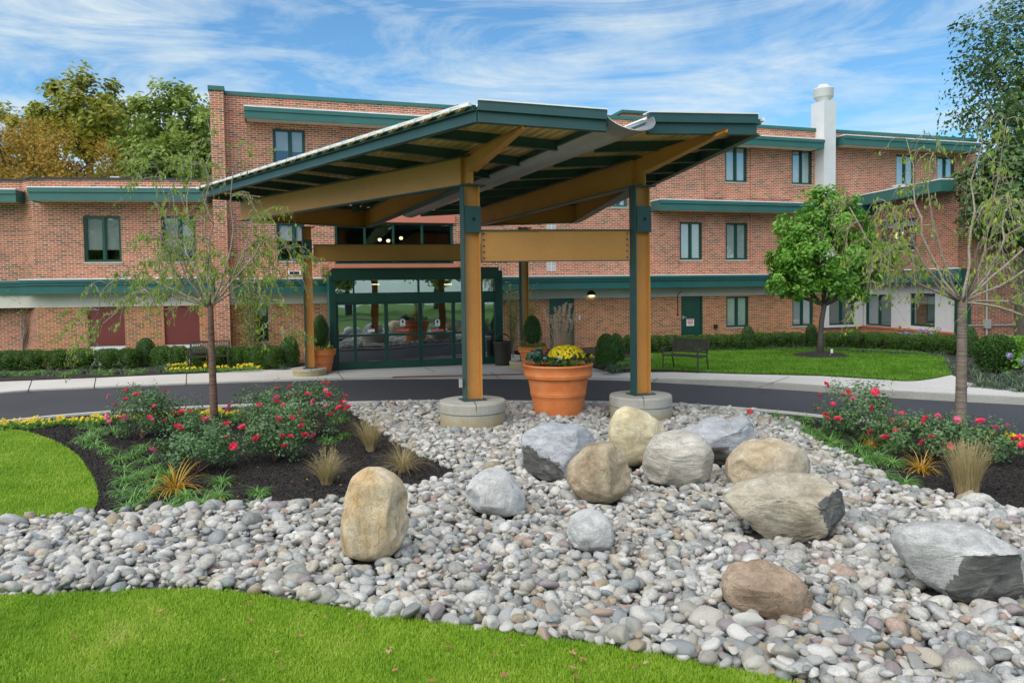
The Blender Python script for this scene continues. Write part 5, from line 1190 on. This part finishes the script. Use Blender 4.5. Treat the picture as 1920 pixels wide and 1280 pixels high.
rl = ['just left of the right canopy column, behind it', 'just right of the right canopy column', 'left of the brown bench backrest', 'behind the left part of the brown bench', 'below the sign door, right side of the brown bench', 'right of the sign door', 'left of the small cone under the ground floor window', 'right of the small cone under the ground floor window', 'between the two cones, in the middle', 'just left of the cone by the round tree', 'just right of the round tree trunk', 'below the first bay window', 'between the first and second bay windows', 'below the second bay window', 'right of the second bay window', 'below the third bay window', 'at the right end of the bay hedge']
for (x, y, w, h), l_ in zip(rh, rl): shrub(x, y, w, h, 'box', 'clipped green hedge shrub '+l_, group=RH, z=.15)
shrub(1402, 656, 30, 44, 'cone', 'small cone shrub between hedge shrubs under the ground floor window', 'cone_shrub', cone=True, z=.15)
shrub(1521, 652, 26, 44, 'cone', 'small cone shrub just left of the round tree trunk', 'cone_shrub', cone=True, z=.15)
shrub(1815, 668, 36, 56, 'cone', 'dark cone shrub behind the thick weeping trunk', 'cone_shrub', cone=True, z=.15)
shrub(1866, 698, 62, 68, 'cone', 'large dark rounded shrub right of the thick weeping trunk', 'round_shrub', z=.15, size=.05)
shrub(1905, 690, 60, 60, 'mag', 'leafy green shrub at the right edge behind the pavement', 'leafy_shrub', z=.15, size=.07)
# grey green ground cover clumps beyond the pavement
for (x, y) in [(1182, 687), (1200, 684), (1215, 678), (1168, 690), (1150, 694), (1208, 690), (1790, 694), (1810, 688), (1800, 700), (1822, 702), (1838, 710), (1780, 683), (1870, 712), (1900, 722), (1920, 715), (1840, 724), (1875, 728), (1915, 733), (1945, 728), (1860, 722), (1890, 708)]:
    put(LGR[rng.integers(0, 3)], 'liriope', onz(x, y, .15), rng.uniform(1.0, 1.35), 'pale variegated strap leaf clump behind the right pavement', 'border grass', 'variegated clumps behind the right pavement')
for x in np.arange(1225, 1770, 15):
    put(LGR[rng.integers(0, 3)], 'liriope', onz(x, np.interp(x, [1225, 1300, 1500, 1770], [665, 659, 655, 668])+rng.uniform(-2, 1), .15), rng.uniform(.7, 1.0), 'small pale strap leaf clump at the foot of the far hedge', 'border grass', 'clumps at the foot of the far hedge')
for x in list(np.arange(-5, 275, 21)): put(LGR[rng.integers(0, 3)] if rng.random() < .3 else LIR[rng.integers(0, 4)], 'liriope', onz(x, 706+rng.uniform(-5, 1)-x*.015, .065), 1.25, 'low strap leaf clump between the pavement and the left boxwoods', 'border grass', 'clumps before the left boxwoods')
for (x, y, c) in [(300, 693, 1), (308, 697, 1), (505, 686, 1), (515, 680, 1), (530, 690, 1)]: put(LGR[0], 'liriope', onz(x, y, .065), 1.2, 'pale strap leaf clump near the ends of the left bench', 'border grass', 'pale clumps by the left bench')
# hydrangeas
for (x, y, lb) in ((1690, 640, 'lilac hydrangea behind the hedge below the second bay window'), (1740, 638, 'lilac hydrangea behind the hedge below the third bay window'), (1913, 690, 'lilac hydrangea at the right edge'), (1432, 640, 'pale flowering shrub behind the hedge right of the small cone'), (1604, 642, 'pink flowering shrub behind the hedge by the first bay window')):
    b = onz(x, 652, .15) if x < 1900 else onz(x, 705, .15); t = thing('flowering_shrub', lb, 'shrub', tuple(b)); mb = MB(); c = atD(x, y-5, b.y+.2)
    cloud(mb, tuple(c), (.45, .4, .4), 420, .09, 20, .4); mb.build('foliage', 'mag', t)
    if 'lilac' in lb:
        for k in range(4):
            mb = MB(); q = atD(x+rng.uniform(-22, 22), y-16+rng.uniform(-8, 8)-(6 if x < 1900 else 30)*0, b.y-.1); P = np.array(q)+rand_dirs(60)*.075; leaves(mb, P, .04, up=0, asp=.9, nrm=(P-np.array(q))); mb.build('flower', 'lilac', t)

# ------------------------------------------------------------------ trees
def weeping(base, zfork, tr, limbs, R_, label, mat_b, seed, nleaf, trunk_lean=(0, 0), spread=1.0):
    rs = np.random.default_rng(seed); t = thing('weeping_tree', label, 'tree', tuple(base), 'young weeping trees in the island beds')
    fk = np.array([base[0]+trunk_lean[0], base[1]+trunk_lean[1], zfork]); mb = MB(); zs = np.linspace(0, 1, 9)
    tube(mb, [(base[0]+trunk_lean[0]*u, base[1]+trunk_lean[1]*u, base[2]-.05+(zfork-base[2]+.05)*u) for u in zs], tr*(1.12-.3*zs+.35*np.exp(-zs*14)), 12, 0); mb.build('trunk', mat_b, t, True)
    lf = MB()
    for (az, reach, rise, drop, rr) in limbs:
        mb = MB(); o = np.array([math.cos(az), math.sin(az), 0]); u = np.linspace(0, 1, 12)
        wob = rs.normal(0, .035, (12, 3))*u[:, None]*R_
        ht = rise*np.sin(np.minimum(u*1.15, 1)*math.pi*.5)-drop*np.maximum(u-.5, 0)**1.6*3.0
        ex = u**.8
        if rise > 1.5: ex = 1-(1-u)**2.0; ht = rise*u**1.3-drop*np.maximum(u-.7, 0)**1.6*3.0
        P = fk+o*(reach*ex)[:, None]+np.array([0, 0, 1])*ht[:, None]+wob; P[0] = fk-np.array([0, 0, .04])
        tube(mb, P, rr*.62*(1-u)**.7+.003, 7, 0)
        ns = int(11+reach*4)
        for k in range(ns):
            i = rs.integers(3, 12); s0 = P[i]; a2 = az+rs.normal(0, .9); o2 = np.array([math.cos(a2), math.sin(a2), 0]); r2 = rs.uniform(.3, .95)*R_*.42*spread; up2 = rs.uniform(.0, .4)*R_*.35; dp2 = rs.uniform(.08, .75)*R_*.6
            w = np.linspace(0, 1, 9); Q = s0+o2*(r2*w**.8)[:, None]+np.array([0, 0, 1])*(up2*np.sin(w*math.pi*.75)-dp2*w**2.2)[:, None]+rs.normal(0, .012, (9, 3))*w[:, None]
            tube(mb, Q, .0055*(1-w)+.0018, 5, 0)
            for kk in range(4):
                j = rs.integers(2, 9); s1 = Q[j]; a3 = a2+rs.normal(0, 1.0); r3 = rs.uniform(.08, .3)*R_*.4; d3 = rs.uniform(.05, .5)*R_*.35; w3 = np.linspace(0, 1, 6)
                T = s1+rs.normal(0, .01, (6, 3))*w3[:, None]+np.array([math.cos(a3), math.sin(a3), 0])*(r3*1.3*w3)[:, None]-np.array([0, 0, 1])*(d3*w3**1.7)[:, None]; tube(mb, T, .003*(1-w3)+.0013, 4, 0)
                m_ = rs.integers(0, nleaf); 
                if m_: jj = rs.integers(0, 6, m_); leaves(lf, T[jj]+rs.normal(0, .015, (m_, 3)), .072, None, np.column_stack([rs.normal(0, 1, m_), rs.normal(-.6, .8, m_), rs.normal(0, .25, m_)]), 0, .42, 2.2)
            m_ = rs.integers(0, nleaf+3); 
            if m_: jj = rs.integers(1, 9, m_); leaves(lf, Q[jj]+rs.normal(0, .02, (m_, 3)), .074, None, np.column_stack([rs.normal(0, 1, m_), rs.normal(-.6, .8, m_), rs.normal(0, .25, m_)]), 0, .42, 2.2)
        mb.build('branch', 'twig', t, True)
    lf.build('foliage', 'weep', t)
tb = onz(402, 792, .05); rs = np.random.default_rng(3)
lim = [(math.pi*.97, 2.3, .75, 1.1, .026), (math.pi*1.12, 1.8, .35, 1.0, .022), (.05, 1.75, 1.45, 1.3, .026), (-.35, 1.5, .55, 1.1, .02), (math.pi*.8, 1.5, 1.5, 1.0, .024), (.8, 1.3, 1.3, .9, .022), (-1.2, 1.0, 1.1, 1.0, .02), (-1.9, 1.1, 1.6, .9, .022),
       (2.0, .55, 2.7, .4, .028), (.4, .5, 3.0, .4, .028), (3.4, .75, 2.6, .5, .026), (5.2, .45, 3.15, .2, .024), (4.3, .8, 2.3, .6, .022), (2.8, .45, 2.9, .3, .024), (.1, .8, 2.2, .6, .022)]
weeping(tb, atD(400, 572, tb.y).z, .062, lim, 1.55, 'slim young weeping tree with reddish trunk and sparse leaves in the left rose bed', 'barkred', 11, 9, (-.01, 0), 1.1)
tb2 = onz(1801, 822, .05)
lim2 = [(math.pi*1.0, 1.5, .9, .9, .028), (math.pi*1.1, 1.1, 1.6, .9, .026), (0.0, 1.9, -.1, 1.2, .03), (-.3, 1.8, -.35, .8, .028), (.2, 2.0, 1.0, 1.0, .03), (math.pi*.85, 1.6, 2.1, .9, .03), (.6, 1.6, 2.0, 1.0, .03), (-1.0, 1.2, 1.2, 1.0, .026), (-1.9, 1.3, 1.7, 1.0, .026),
        (2.2, .8, 2.7, .6, .034), (.8, .7, 2.9, .5, .034), (3.5, .7, 2.5, .6, .03), (5.0, .6, 2.6, .5, .03), (-.1, 1.5, 1.7, 1.2, .028), (3.0, 1.0, 1.9, 1.2, .028)]
weeping(tb2, atD(1800, 562, tb2.y).z, .076, lim2, 1.6, 'thicker weeping tree with grey ringed trunk in the right rose bed', 'bark', 23, 6, (0, 0), .8)

def leafy_tree(base, crown_c, rad, n, size, mat, label, name, trunk_r, cat='tree', group=None, clumps=70, limbs=8, shell=.45, bm='barkdark', inner=0, csize=.3, low=-.8, fork=None):
    t = thing(name, label, cat, tuple(base), group); mb = MB(); c = np.array(crown_c); b = np.array(base); fz = fork if fork is not None else (c[2]-rad[2]*.75)
    fk = np.array([b[0]+(c[0]-b[0])*.5, b[1], fz]); u = np.linspace(0, 1, 7)
    tube(mb, [tuple(b+(fk-b)*k-np.array([0, 0, .05])*(1-k)) for k in u], trunk_r*(1.2-.5*u), 10)
    for k in range(limbs):
        d = rand_dirs(1)[0]; d[2] = abs(d[2])*.9+.1; e = c+d*np.array(rad)*.85-np.array([0, 0, rad[2]*.1]); m_ = fk+(e-fk)*.5+rng.normal(0, .08, 3)*rad[0]*.5
        tube(mb, [tuple(fk), tuple(m_), tuple(e)], [trunk_r*.55, trunk_r*.3, trunk_r*.06], 6)
        for kk in range(2): e2 = m_+rand_dirs(1)[0]*np.array(rad)*.45+np.array([0, 0, rad[2]*.15]); tube(mb, [tuple(m_), tuple(e2)], [trunk_r*.22, trunk_r*.05], 5)
    mb.build('trunk', bm, t, True); mb = MB(); cloud(mb, tuple(c), rad, n, size, clumps, csize, shell, .5, .6, low=low); 
    if inner: cloud(mb, tuple(c), np.array(rad)*.7, inner, size*1.3, 30, .4, .3, .3, .6)
    mb.build('crown', mat, t); return t
mgb = onz(1538, 667, .16)
def mgz(px, py): return atD(px, py, mgb.y)
t_ = thing('round_tree', 'small round headed tree with glossy green leaves on the far lawn', 'tree', tuple(mgb)); mb = MB()
tube(mb, [tuple(mgb-Vector((0, 0, .1))), tuple(mgz(1538, 640)), tuple(mgz(1540, 605)), tuple(mgz(1546, 570))], [.12, .085, .075, .07], 10)
for (x, y) in ((1500, 520), (1460, 480), (1520, 430), (1560, 380), (1600, 440), (1640, 480), (1600, 530), (1480, 540), (1550, 470)):
    e = mgz(x, y)+Vector((0, rng.uniform(-1, 1), 0)); m_ = mgz((x+1546)/2, (y+570)/2+6)+Vector((0, (e.y-mgb.y)*.4, 0)); tube(mb, [tuple(mgz(1546, 572)), tuple(m_), tuple(e)], [.06, .04, .012], 6)
mb.build('trunk', 'barkdark', t_, True); mb = MB(); s_ = F/mgb.y
for (x, y, w, h, n) in ((1558, 388, 50, 36, 1500), (1545, 425, 82, 46, 3200), (1550, 470, 112, 46, 4800), (1485, 480, 52, 34, 1500), (1628, 486, 50, 38, 2200), (1595, 425, 50, 36, 1600), (1500, 440, 46, 34, 1300), (1500, 530, 66, 32, 2000), (1590, 530, 60, 34, 2000), (1490, 550, 44, 18, 500), (1545, 500, 88, 48, 3000)):
    c = mgz(x, y); cloud(mb, tuple(c), (w/s_, w/s_*.85, h/s_), n, .135, 22, .42, .45, .6, .5)
mb.build('crown', 'mag', t_)
mb = MB(); lathe(mb, [(.95, 0), (.6, .08), (.25, .14), (0, .15)], (mgb.x, mgb.y, .155), 30); o = kind(mb.build('tree_mulch_ring', 'mulchm', None, True), 'structure')
tg = mgz(1555, 664); t_ = thing('plant_tag', 'small white plant label leaning in the mulch under the round tree', 'plant label', tuple(onz(1556, 668, .2)))
mb = MB(); q = onz(1556, 668, .2); beam(mb, (q.x, q.y, q.z), (q.x+.05, q.y, q.z+.16), .008, .004); mb.build('stake', 'white', t_); mb = MB(); box(mb, q.x+.02, q.x+.09, q.y-.004, q.y, q.z+.1, q.z+.22); mb.build('tag_face', 'stickerw', t_)

# dark tree behind the right wing
for (px, py, D, rx, rz, n, lb) in ((1930, 175, 34, 3.5, 4.6, 8500, 'tall dark tree rising above the roof at the right edge'), (1905, 375, 24.3, 1.5, 2.1, 4600, 'dark leafy tree beside the end of the right wing')):
    c = atD(px, py, D); leafy_tree((c.x+.3, c.y, 0), tuple(c), (rx, rx, rz), n, .21, 'darktree', lb, 'dark_tree', .2, clumps=70, limbs=10, shell=.4, inner=1500, csize=.34)
# trees beyond the left wing
BG = 'autumn trees beyond the left wing'
def bgt(px, py, D, w, h, mat, lb, n, size=.33, cl=60, cs=.26, inner=0, bm='barkdark', shell=.4):
    c = atD(px, py, D); s = F/D; leafy_tree((c.x, c.y, 0), tuple(c), (w/s/2, w/s/2, h/s/2), n, size, mat, lb, 'autumn_tree', .32, group=BG, clumps=cl, limbs=12, shell=shell, inner=inner, csize=cs, bm=bm)
bgt(55, 335, 42, 400, 200, 'gold', 'broad orange gold tree above the left wing roof', 26000, .16, 190, .30, 5000, shell=.6)
bgt(165, 240, 52, 190, 185, 'olive', 'tallest olive and rust tree with dark limbs showing, above the orange one', 5200, .42, 44, .24)
bgt(240, 262, 55, 150, 160, 'olive', 'thin olive tree between the tallest one and the green ones', 2600, .42, 28, .28)
bgt(325, 255, 50, 170, 180, 'midgreen', 'pale green tree left of the three storey block', 4200, .4, 44, .27)
bgt(285, 330, 45, 200, 150, 'midgreen', 'leafy green tree right behind the left wing roof', 6000, .32, 60, .25, 1500)
bgt(385, 310, 48, 120, 180, 'midgreen', 'green tree touching the corner of the three storey block', 4200, .36, 46, .27, 1000)
bgt(30, 275, 56, 230, 150, 'olive', 'olive tree at the far left edge behind the orange one', 3600, .42, 40, .28)
# tall loose shrubs by the wall
for (px, py, w, h, mat, lb) in ((475, 680, 72, 195, 'midgreen', 'tall loose evergreen shrub against the wall left of the back column'), (962, 668, 34, 150, 'midgreen', 'slender leafy shrub just right of the entrance doors'), (995, 662, 40, 135, 'olive', 'thin yellowing shrub against the brick right of the entrance')):
    b = atD(px, py, 23.2 if px < 900 else 24.6); s = F/b.y; b.z = .06; t_ = thing('tall_shrub', lb, 'shrub', tuple(b)); mb = MB(); lf = MB(); rx = w/s/2; hh = h/s
    for k in range(9):
        a = rng.uniform(0, 6.28); e = np.array([b.x+math.cos(a)*rx*rng.uniform(.2, .9), b.y+math.sin(a)*rx*.6, b.z+hh*rng.uniform(.7, 1)]); u = np.linspace(0, 1, 8); Pq = np.array(b)+(e-np.array(b))*u[:, None]+rng.normal(0, .04, (8, 3))*u[:, None]; tube(mb, Pq, .012*(1-u)+.003, 5)
        kq = int(150*rx*hh/1.4); jj = rng.uniform(.25, 1, kq); P = np.array(b)+(e-np.array(b))*jj[:, None]+rng.normal(0, .13*(rx/.5), (kq, 3)); leaves(lf, P, .075, asp=.45)
    mb.build('stems', 'twig', t_); lf.build('foliage', mat, t_)
b = onz(18, 690, .06); b.y += .6; t_ = thing('young_birch', 'thin pale multi stem birch with few yellow leaves at the left edge', 'tree', tuple(b)); mb = MB(); lf = MB()
for k in range(9):
    a = rng.uniform(0, 6.28); u = np.linspace(0, 1, 9); top = np.array([b.x+math.cos(a)*.75, b.y+math.sin(a)*.5, rng.uniform(2.2, 3.3)]); P = np.array(b)+(top-np.array(b))*np.column_stack([u**1.4, u**1.4, u])+rng.normal(0, .03, (9, 3))*u[:, None]; tube(mb, P, .02*(1-u)+.004, 6)
    for kk in range(7):
        j = rng.integers(3, 9); e = P[j]+np.array([rng.normal(0, .3), rng.normal(0, .3), rng.uniform(.1, .5)]); tube(mb, [P[j], (P[j]+e)/2+rng.normal(0, .03, 3), e], [.006, .004, .002], 4); leaves(lf, e+rng.normal(0, .1, (6, 3)), .06, rng.uniform(.5, 1, 6))
mb.build('stems', 'twig', t_); lf.build('foliage', 'weep', t_)

# ------------------------------------------------------------------ pots and their plants
def pot(b, top_r, h, label, bot=.66):
    t = thing('flower_pot', label, 'flower pot', tuple(b), 'terracotta pots by the entrance'); br = top_r*bot; mb = MB()
    def r_at(k): return br+(top_r*.93-br)*k
    pr = [(0, 0), (br*.97, 0), (br, .01*h)]+[(r_at(k), h*k) for k in np.linspace(.05, .40, 6)]+[(r_at(.415)+.012*top_r, .41*h), (r_at(.43)+.018*top_r, .425*h), (r_at(.44)+.006*top_r, .44*h), (r_at(.455)+.018*top_r, .455*h), (r_at(.47)+.012*top_r, .47*h)]+[(r_at(k), h*k) for k in np.linspace(.49, .74, 5)]
    pr += [(top_r*.945, .75*h), (top_r*.955, .765*h), (top_r*.945, .785*h), (top_r*.975, .80*h), (top_r*.955, .815*h), (top_r*.985, .96*h), (top_r, .965*h), (top_r, .99*h), (top_r*.97, h), (top_r*.93, h), (top_r*.92, .93*h)]
    lathe(mb, pr, tuple(b), 56); mb.build('pot_body', 'terracotta', t, True)
    mb = MB(); lathe(mb, [(top_r*.93, .90*h), (top_r*.5, .94*h), (0, .95*h)], tuple(b), 32); mb.build('soil', 'mulchm', t, True); return t
bb = onz(*BIGPX, .06)
pot(bb, .635, .95, 'largest terracotta pot, filled with yellow flowers, among the river stones')
topz = bb.z+.93
t_ = thing('chrysanthemum', 'dome of bright yellow chrysanthemums in the largest pot', 'flowers', (bb.x+.1, bb.y-.2, topz)); c = atD(1062, 668, bb.y-.25)
mb = MB(); cloud(mb, (c.x, c.y, c.z-.03), (.30, .28, .15), 900, .045, 40, .4, .5); mb.build('foliage', 'mag', t_)
mb = MB(); 
for k in range(260):
    d = rand_dirs(1)[0]; d[2] = abs(d[2])*.95
    if k < 100: d[1] = -abs(d[1])
    p = np.array([c.x, c.y, c.z])+d*np.array([.32, .30, .20]); m_ = 9; nr = d+rand_dirs(m_)*.4; m1 = MB() if k < 100 else mb; leaves(m1, p+rand_dirs(m_)*.014, .029, rng.uniform(.2, 1, m_), nr, 0, .8)
    if k < 100: m1.build('flower', 'yellowf', t_)
kind(mb.build('flowers', 'yellowf', t_), 'stuff')
t_ = thing('ornamental_kale', 'blue green kale and trailing leaves at the left side of the largest pot', 'foliage plant', (bb.x-.3, bb.y-.15, topz)); mb = MB(); c = atD(1010, 668, bb.y-.2); cloud(mb, tuple(c), (.26, .24, .13), 260, .11, 16, .4, .4, .8, .7)
for k in range(5):
    e = np.array([c.x-.3+rng.uniform(-.1, .4), c.y-.25, c.z-.02+rng.uniform(-.05, .12)]); P = np.array(c)+(e-np.array(c))*np.linspace(0, 1, 40)[:, None]+rng.normal(0, .012, (40, 3)); leaves(mb, P, .035)
mb.build('foliage', 'kale', t_)
for (x, y, lb, mt_) in ((1100, 672, 'dark leafy filler plant at the right side of the largest pot', 'cone'), (1035, 678, 'small purple and green pansies at the front rim of the largest pot', 'cone')):
    c = atD(x, y, bb.y-.1 if x > 1050 else bb.y-.45); t_ = thing('filler_plant', lb, 'foliage plant', tuple(c)); mb = MB(); cloud(mb, tuple(c), (.17, .15, .08), 300, .045, 14, .4); mb.build('foliage', mt_, t_)
    for q in rand_dirs(8)*np.array([.15, .08, .04])+np.array([0, -.09, .06]): bloom(t_, q, 'yellowf' if x > 1050 else 'lilac')
c = Vector((atD(1052, 660, bb.y+.2).x, bb.y+.2, topz-.05)); t_ = thing('plume_grass', 'tall tan plume grass at the back of the largest pot', 'ornamental grass', tuple(c)); mb = MB(); n = 420; base = np.column_stack([c.x+rng.normal(0, .06, n), c.y+rng.normal(0, .06, n), np.full(n, c.z)]); blades(mb, base, rng.uniform(.4, .85, n), .006, rng.uniform(.02, .5, n), rng.uniform(0, .8, n), seg=4); mb.build('blades', 'plume', t_)
for k in range(17):
    a = rng.uniform(-.3, .3); h = rng.uniform(.85, 1.12); q = np.array([c.x+math.sin(a)*h, c.y+rng.normal(0, .08), c.z+math.cos(a)*h]); mb = MB(); tube(mb, [tuple(c), tuple((np.array(c)+q)/2+np.array([0, 0, .02])), tuple(q)], .003, 4, .5)
    P = q+np.column_stack([rng.normal(0, .016, 80)+math.sin(a)*np.linspace(-.24, .04, 80), rng.normal(0, .016, 80), np.linspace(-.24, .04, 80)]); leaves(mb, P, .05, rng.uniform(.4, 1, 80), asp=.3, hang=-1); mb.build('plume', 'plume', t_)
def topiary(b, w, h, label):
    t = thing('topiary', label, 'potted shrub', tuple(b), 'clipped shrubs in the entrance pots'); k = 2600; mb = MB(); u = rng.uniform(0, 1, k); prof = np.sqrt(np.clip(1-((u-.36)/.64)**2, 0, 1)); prof = np.where(u < .36, np.sqrt(np.clip(1-((.36-u)/.42)**2, 0, 1)), prof); a = rng.uniform(0, 6.28, k)
    r = w*prof*rng.uniform(.88, 1.04, k); P = np.column_stack([b[0]+r*np.cos(a), b[1]+r*np.sin(a), b[2]+.03+u*h]); nr = np.column_stack([np.cos(a), np.sin(a), np.full(k, .4)])+rand_dirs(k)*.7; leaves(mb, P, .04, None, nr)
    V, Fc = ICO3; zz_ = (V[:, 2]+1)/2; mb.add(np.column_stack([b[0]+V[:, 0]*w*.85, b[1]+V[:, 1]*w*.85, b[2]+.03+h*.02+(zz_**1.1)*h*.92]), Fc, 0); mb.build('foliage', 'cone', t); mb = MB(); tube(mb, [(b[0], b[1], b[2]-.1), (b[0], b[1], b[2]+.2)], .02, 6); mb.build('stem', 'barkdark', t)
    return t
pl = onz(601, 697.5, .035); pot(pl, .455, .66, 'terracotta pot left of the entrance with a green topiary and small flowers')
topiary((pl.x+.02, pl.y, pl.z+.66), .265, .93, 'smooth egg shaped topiary in the pot left of the entrance')
pr_ = atD(999, 685, 21.2); pr_.z = .035; pot(pr_, .42, .66, 'terracotta pot right of the entrance, partly behind the largest pot')
topiary((pr_.x, pr_.y, pr_.z+.66), .27, .85, 'egg shaped topiary in the pot right of the entrance')
for (q, lb) in ((pl, 'low green filler with yellow flowers around the left topiary'), (pr_, 'low flowers around the right topiary')):
    t_ = thing('filler_plant', lb, 'foliage plant', (q.x, q.y-.2, q.z+.66)); mb = MB(); a = rng.uniform(0, 6.28, 350); P = np.column_stack([q.x+.36*np.cos(a), q.y+.36*np.sin(a), q.z+.68+rng.uniform(-.03, .07, 350)]); leaves(mb, P, .05); mb.build('foliage', 'mag', t_)
    for a in rng.uniform(3.3, 6.1, 12): bloom(t_, (.37*math.cos(a), .2+.38*math.sin(a), .1+rng.uniform(-.02, .05)), 'yellowf' if q is pl else 'pinkf', 1.5)

# ------------------------------------------------------------------ litter bin, benches, flag
b = onz(943, 684, .035); t_ = thing('litter_bin', 'dark bronze litter bin with hooded top right of the entrance doors', 'bin', tuple(b)); mb = MB()
lathe(mb, [(0, 0), (.235, 0), (.24, .02), (.285, .66), (.30, .68), (.30, .71), (.26, .72), (0, .72)], tuple(b), 36); mb.build('bin_body', 'binm', t_, True); mb = MB()
hp = [(b.x+.24*math.cos(a), b.y, b.z+.72+.24*math.sin(a)*.95) for a in np.linspace(0, math.pi, 13)]
for k in range(12): beam(mb, hp[k], hp[k+1], .03, .34, up=(0, 1, 0))
mb.build('hood', 'bronze', t_)
mb = MB(); lathe(mb, [(.14, .725), (.14, .73), (0, .73)], tuple(b), 20); mb.build('opening', 'dark', t_)
def bench(loc, rz, Lb, label, slats=26):
    t = thing('park_bench', label, 'bench', loc, 'metal park benches', rz)
    def part(mb, name, mat='bronze'):
        o = mb.build(name, mat, None); o.parent = t; return o
    mb = MB(); box(mb, -Lb/2, Lb/2, -.22, -.19, .42, .45); box(mb, -Lb/2, Lb/2, .17, .2, .42, .45)
    for k in range(slats): x = -Lb/2+.03+k*(Lb-.06)/(slats-1); box(mb, x-.011, x+.011, -.19, .17, .438, .448)
    part(mb, 'seat'); mb = MB(); beam(mb, (-Lb/2, .24, .52), (Lb/2, .24, .52), .03, .03); beam(mb, (-Lb/2, .33, .84), (Lb/2, .33, .84), .035, .04)
    for k in range(slats): x = -Lb/2+.03+k*(Lb-.06)/(slats-1); beam(mb, (x, .245, .525), (x, .327, .83), .022, .01, up=(0, 1, 0))
    part(mb, 'backrest')
    for s in (-1, 1):
        x = s*Lb/2
        mb = MB(); tube(mb, [(x, -.24, 0), (x, -.23, .42), (x, -.24, .6)], .019, 8); part(mb, 'leg'); mb = MB(); tube(mb, [(x, .30, 0), (x, .21, .42), (x, .33, .86)], .019, 8); part(mb, 'leg')
        mb = MB(); tube(mb, [(x, -.25, .60), (x, -.1, .655), (x, .1, .64), (x, .25, .62)], .02, 8); tube(mb, [(x, -.23, .42), (x, .2, .42)], .017, 8); part(mb, 'armrest')
    return t
a = onz(1243, 697, swz(1243)); c = onz(1308, 700.5, swz(1308)); m_ = (a+c)/2; an = math.atan2(c.y-a.y, c.x-a.x); Lb = (c-a).length
bench((m_.x-math.sin(an)*.24, m_.y+math.cos(an)*.24, m_.z), an, Lb, 'brown metal slatted bench standing at the edge of the far lawn')
a = onz(349, 698, .033); c = onz(424, 695, .033); m_ = (a+c)/2; bench((m_.x, m_.y+.24, .035), math.atan2(c.y-a.y, c.x-a.x), (c-a).length, 'grey brown slatted bench at the flower bed before the left wing', 22)
b = onz(1407, 780, .1); t_ = thing('marker_flag', 'tiny bright red marker flag at the edge of the stone bed', 'flag', tuple(b)); mb = MB(); tube(mb, [(b.x, b.y, .03), (b.x, b.y, b.z+.13)], .0025, 5); mb.build('wire', 'galv', t_); mb = MB(); mb.add([(b.x, b.y, b.z+.14), (b.x-.075, b.y-.02, b.z+.11), (b.x+.01, b.y, b.z+.02), (b.x+.055, b.y+.02, b.z+.05)], np.array([[0, 1, 2, 3]])); mb.build('flag_sheet', 'redflag', t_)

# ------------------------------------------------------------------ fallen leaves
def leafshape():
    mb = MB(); k = 9; a = np.linspace(0, 2*math.pi, k, endpoint=False); r = np.array([1, .45, .85, .4, .6, .3, .65, .42, .8])*.03; V = [(0, 0, .004)]+[(r[i]*math.cos(a[i]), r[i]*math.sin(a[i]), rng.uniform(-.004, .014)) for i in range(k)]
    mb.add(V, np.array([[0, i+1, (i+1) % k+1] for i in range(k)]), rng.uniform(0, 1)); o = mb.build('fallen_leaf', 'deadleaf', None, link=False); d = o.data; bpy.data.objects.remove(o); return d
LS = [leafshape() for _ in range(6)]
lfp = [(205, 1145), (302, 1145), (330, 1165), (464, 1130), (610, 1155), (622, 1160), (684, 1186), (733, 1213), (828, 1213), (840, 1210), (728, 1221), (870, 1240), (925, 1230), (955, 1200), (985, 1228), (469, 1163), (140, 1193), (300, 1206), (562, 1188), (589, 1150), (524, 1214), (521, 1222), (526, 1248), (463, 1250), (430, 1267), (418, 1275), (452, 1262), (743, 1252), (741, 1255), (683, 1272), (810, 1275), (948, 1265), (1030, 1258), (1072, 1222), (1090, 1235), (1105, 1246), (1073, 1251), (1190, 1250), (1187, 1242), (1211, 1240), (1080, 1268), (756, 1205), (654, 1150), (676, 1172), (1150, 1235), (980, 1210), (140, 925), (560, 1270)]
for x, y in lfp[::3]+lfp[1::3]: put(LS[rng.integers(0, 6)], 'fallen_leaf', onz(x, y, .115), rng.uniform(.55, 1.15), 'curled brown fallen leaf lying on green turf', 'leaf', 'fallen leaves on the turf')
for k in range(36):
    x, y = rng.uniform(600, 1850), rng.uniform(1000, 1230)
    if y > np.interp(x, [600, 900, 1350, 1500], [1125, 1165, 1240, 1270]): continue
    put(LS[rng.integers(0, 6)], 'fallen_leaf', onz(x, y, .19), rng.uniform(.7, 1.2), 'brown fallen leaf caught between the river stones', 'leaf', 'fallen leaves among the stones')
for k in range(22):
    x, y = rng.uniform(210, 640), rng.uniform(860, 935); put(LS[rng.integers(0, 6)], 'fallen_leaf', onz(x, y, .075), rng.uniform(.6, 1.0), 'small tan fallen leaf on the dark mulch', 'leaf', 'fallen leaves on the mulch')

# ------------------------------------------------------------------ trees on the far side of the drive, behind the viewer, seen in the glass
t0 = leafy_tree((0, -26, 0), (0, -26, 6.2), (5.5, 4, 5.2), 5000, .5, 'midgreen', 'spreading tree behind the viewer mirrored in the entrance glass', 'shade_tree', .35, group='trees mirrored in the glass', clumps=60, inner=1500)
for x, y, sc in ((-12, -30, 1.1), (11, -28, .95), (-23, -26, 1.0), (22, -31, 1.15), (33, -24, 1.0)): dup(t0, (x, y, 0), rng.uniform(0, 6), sc)
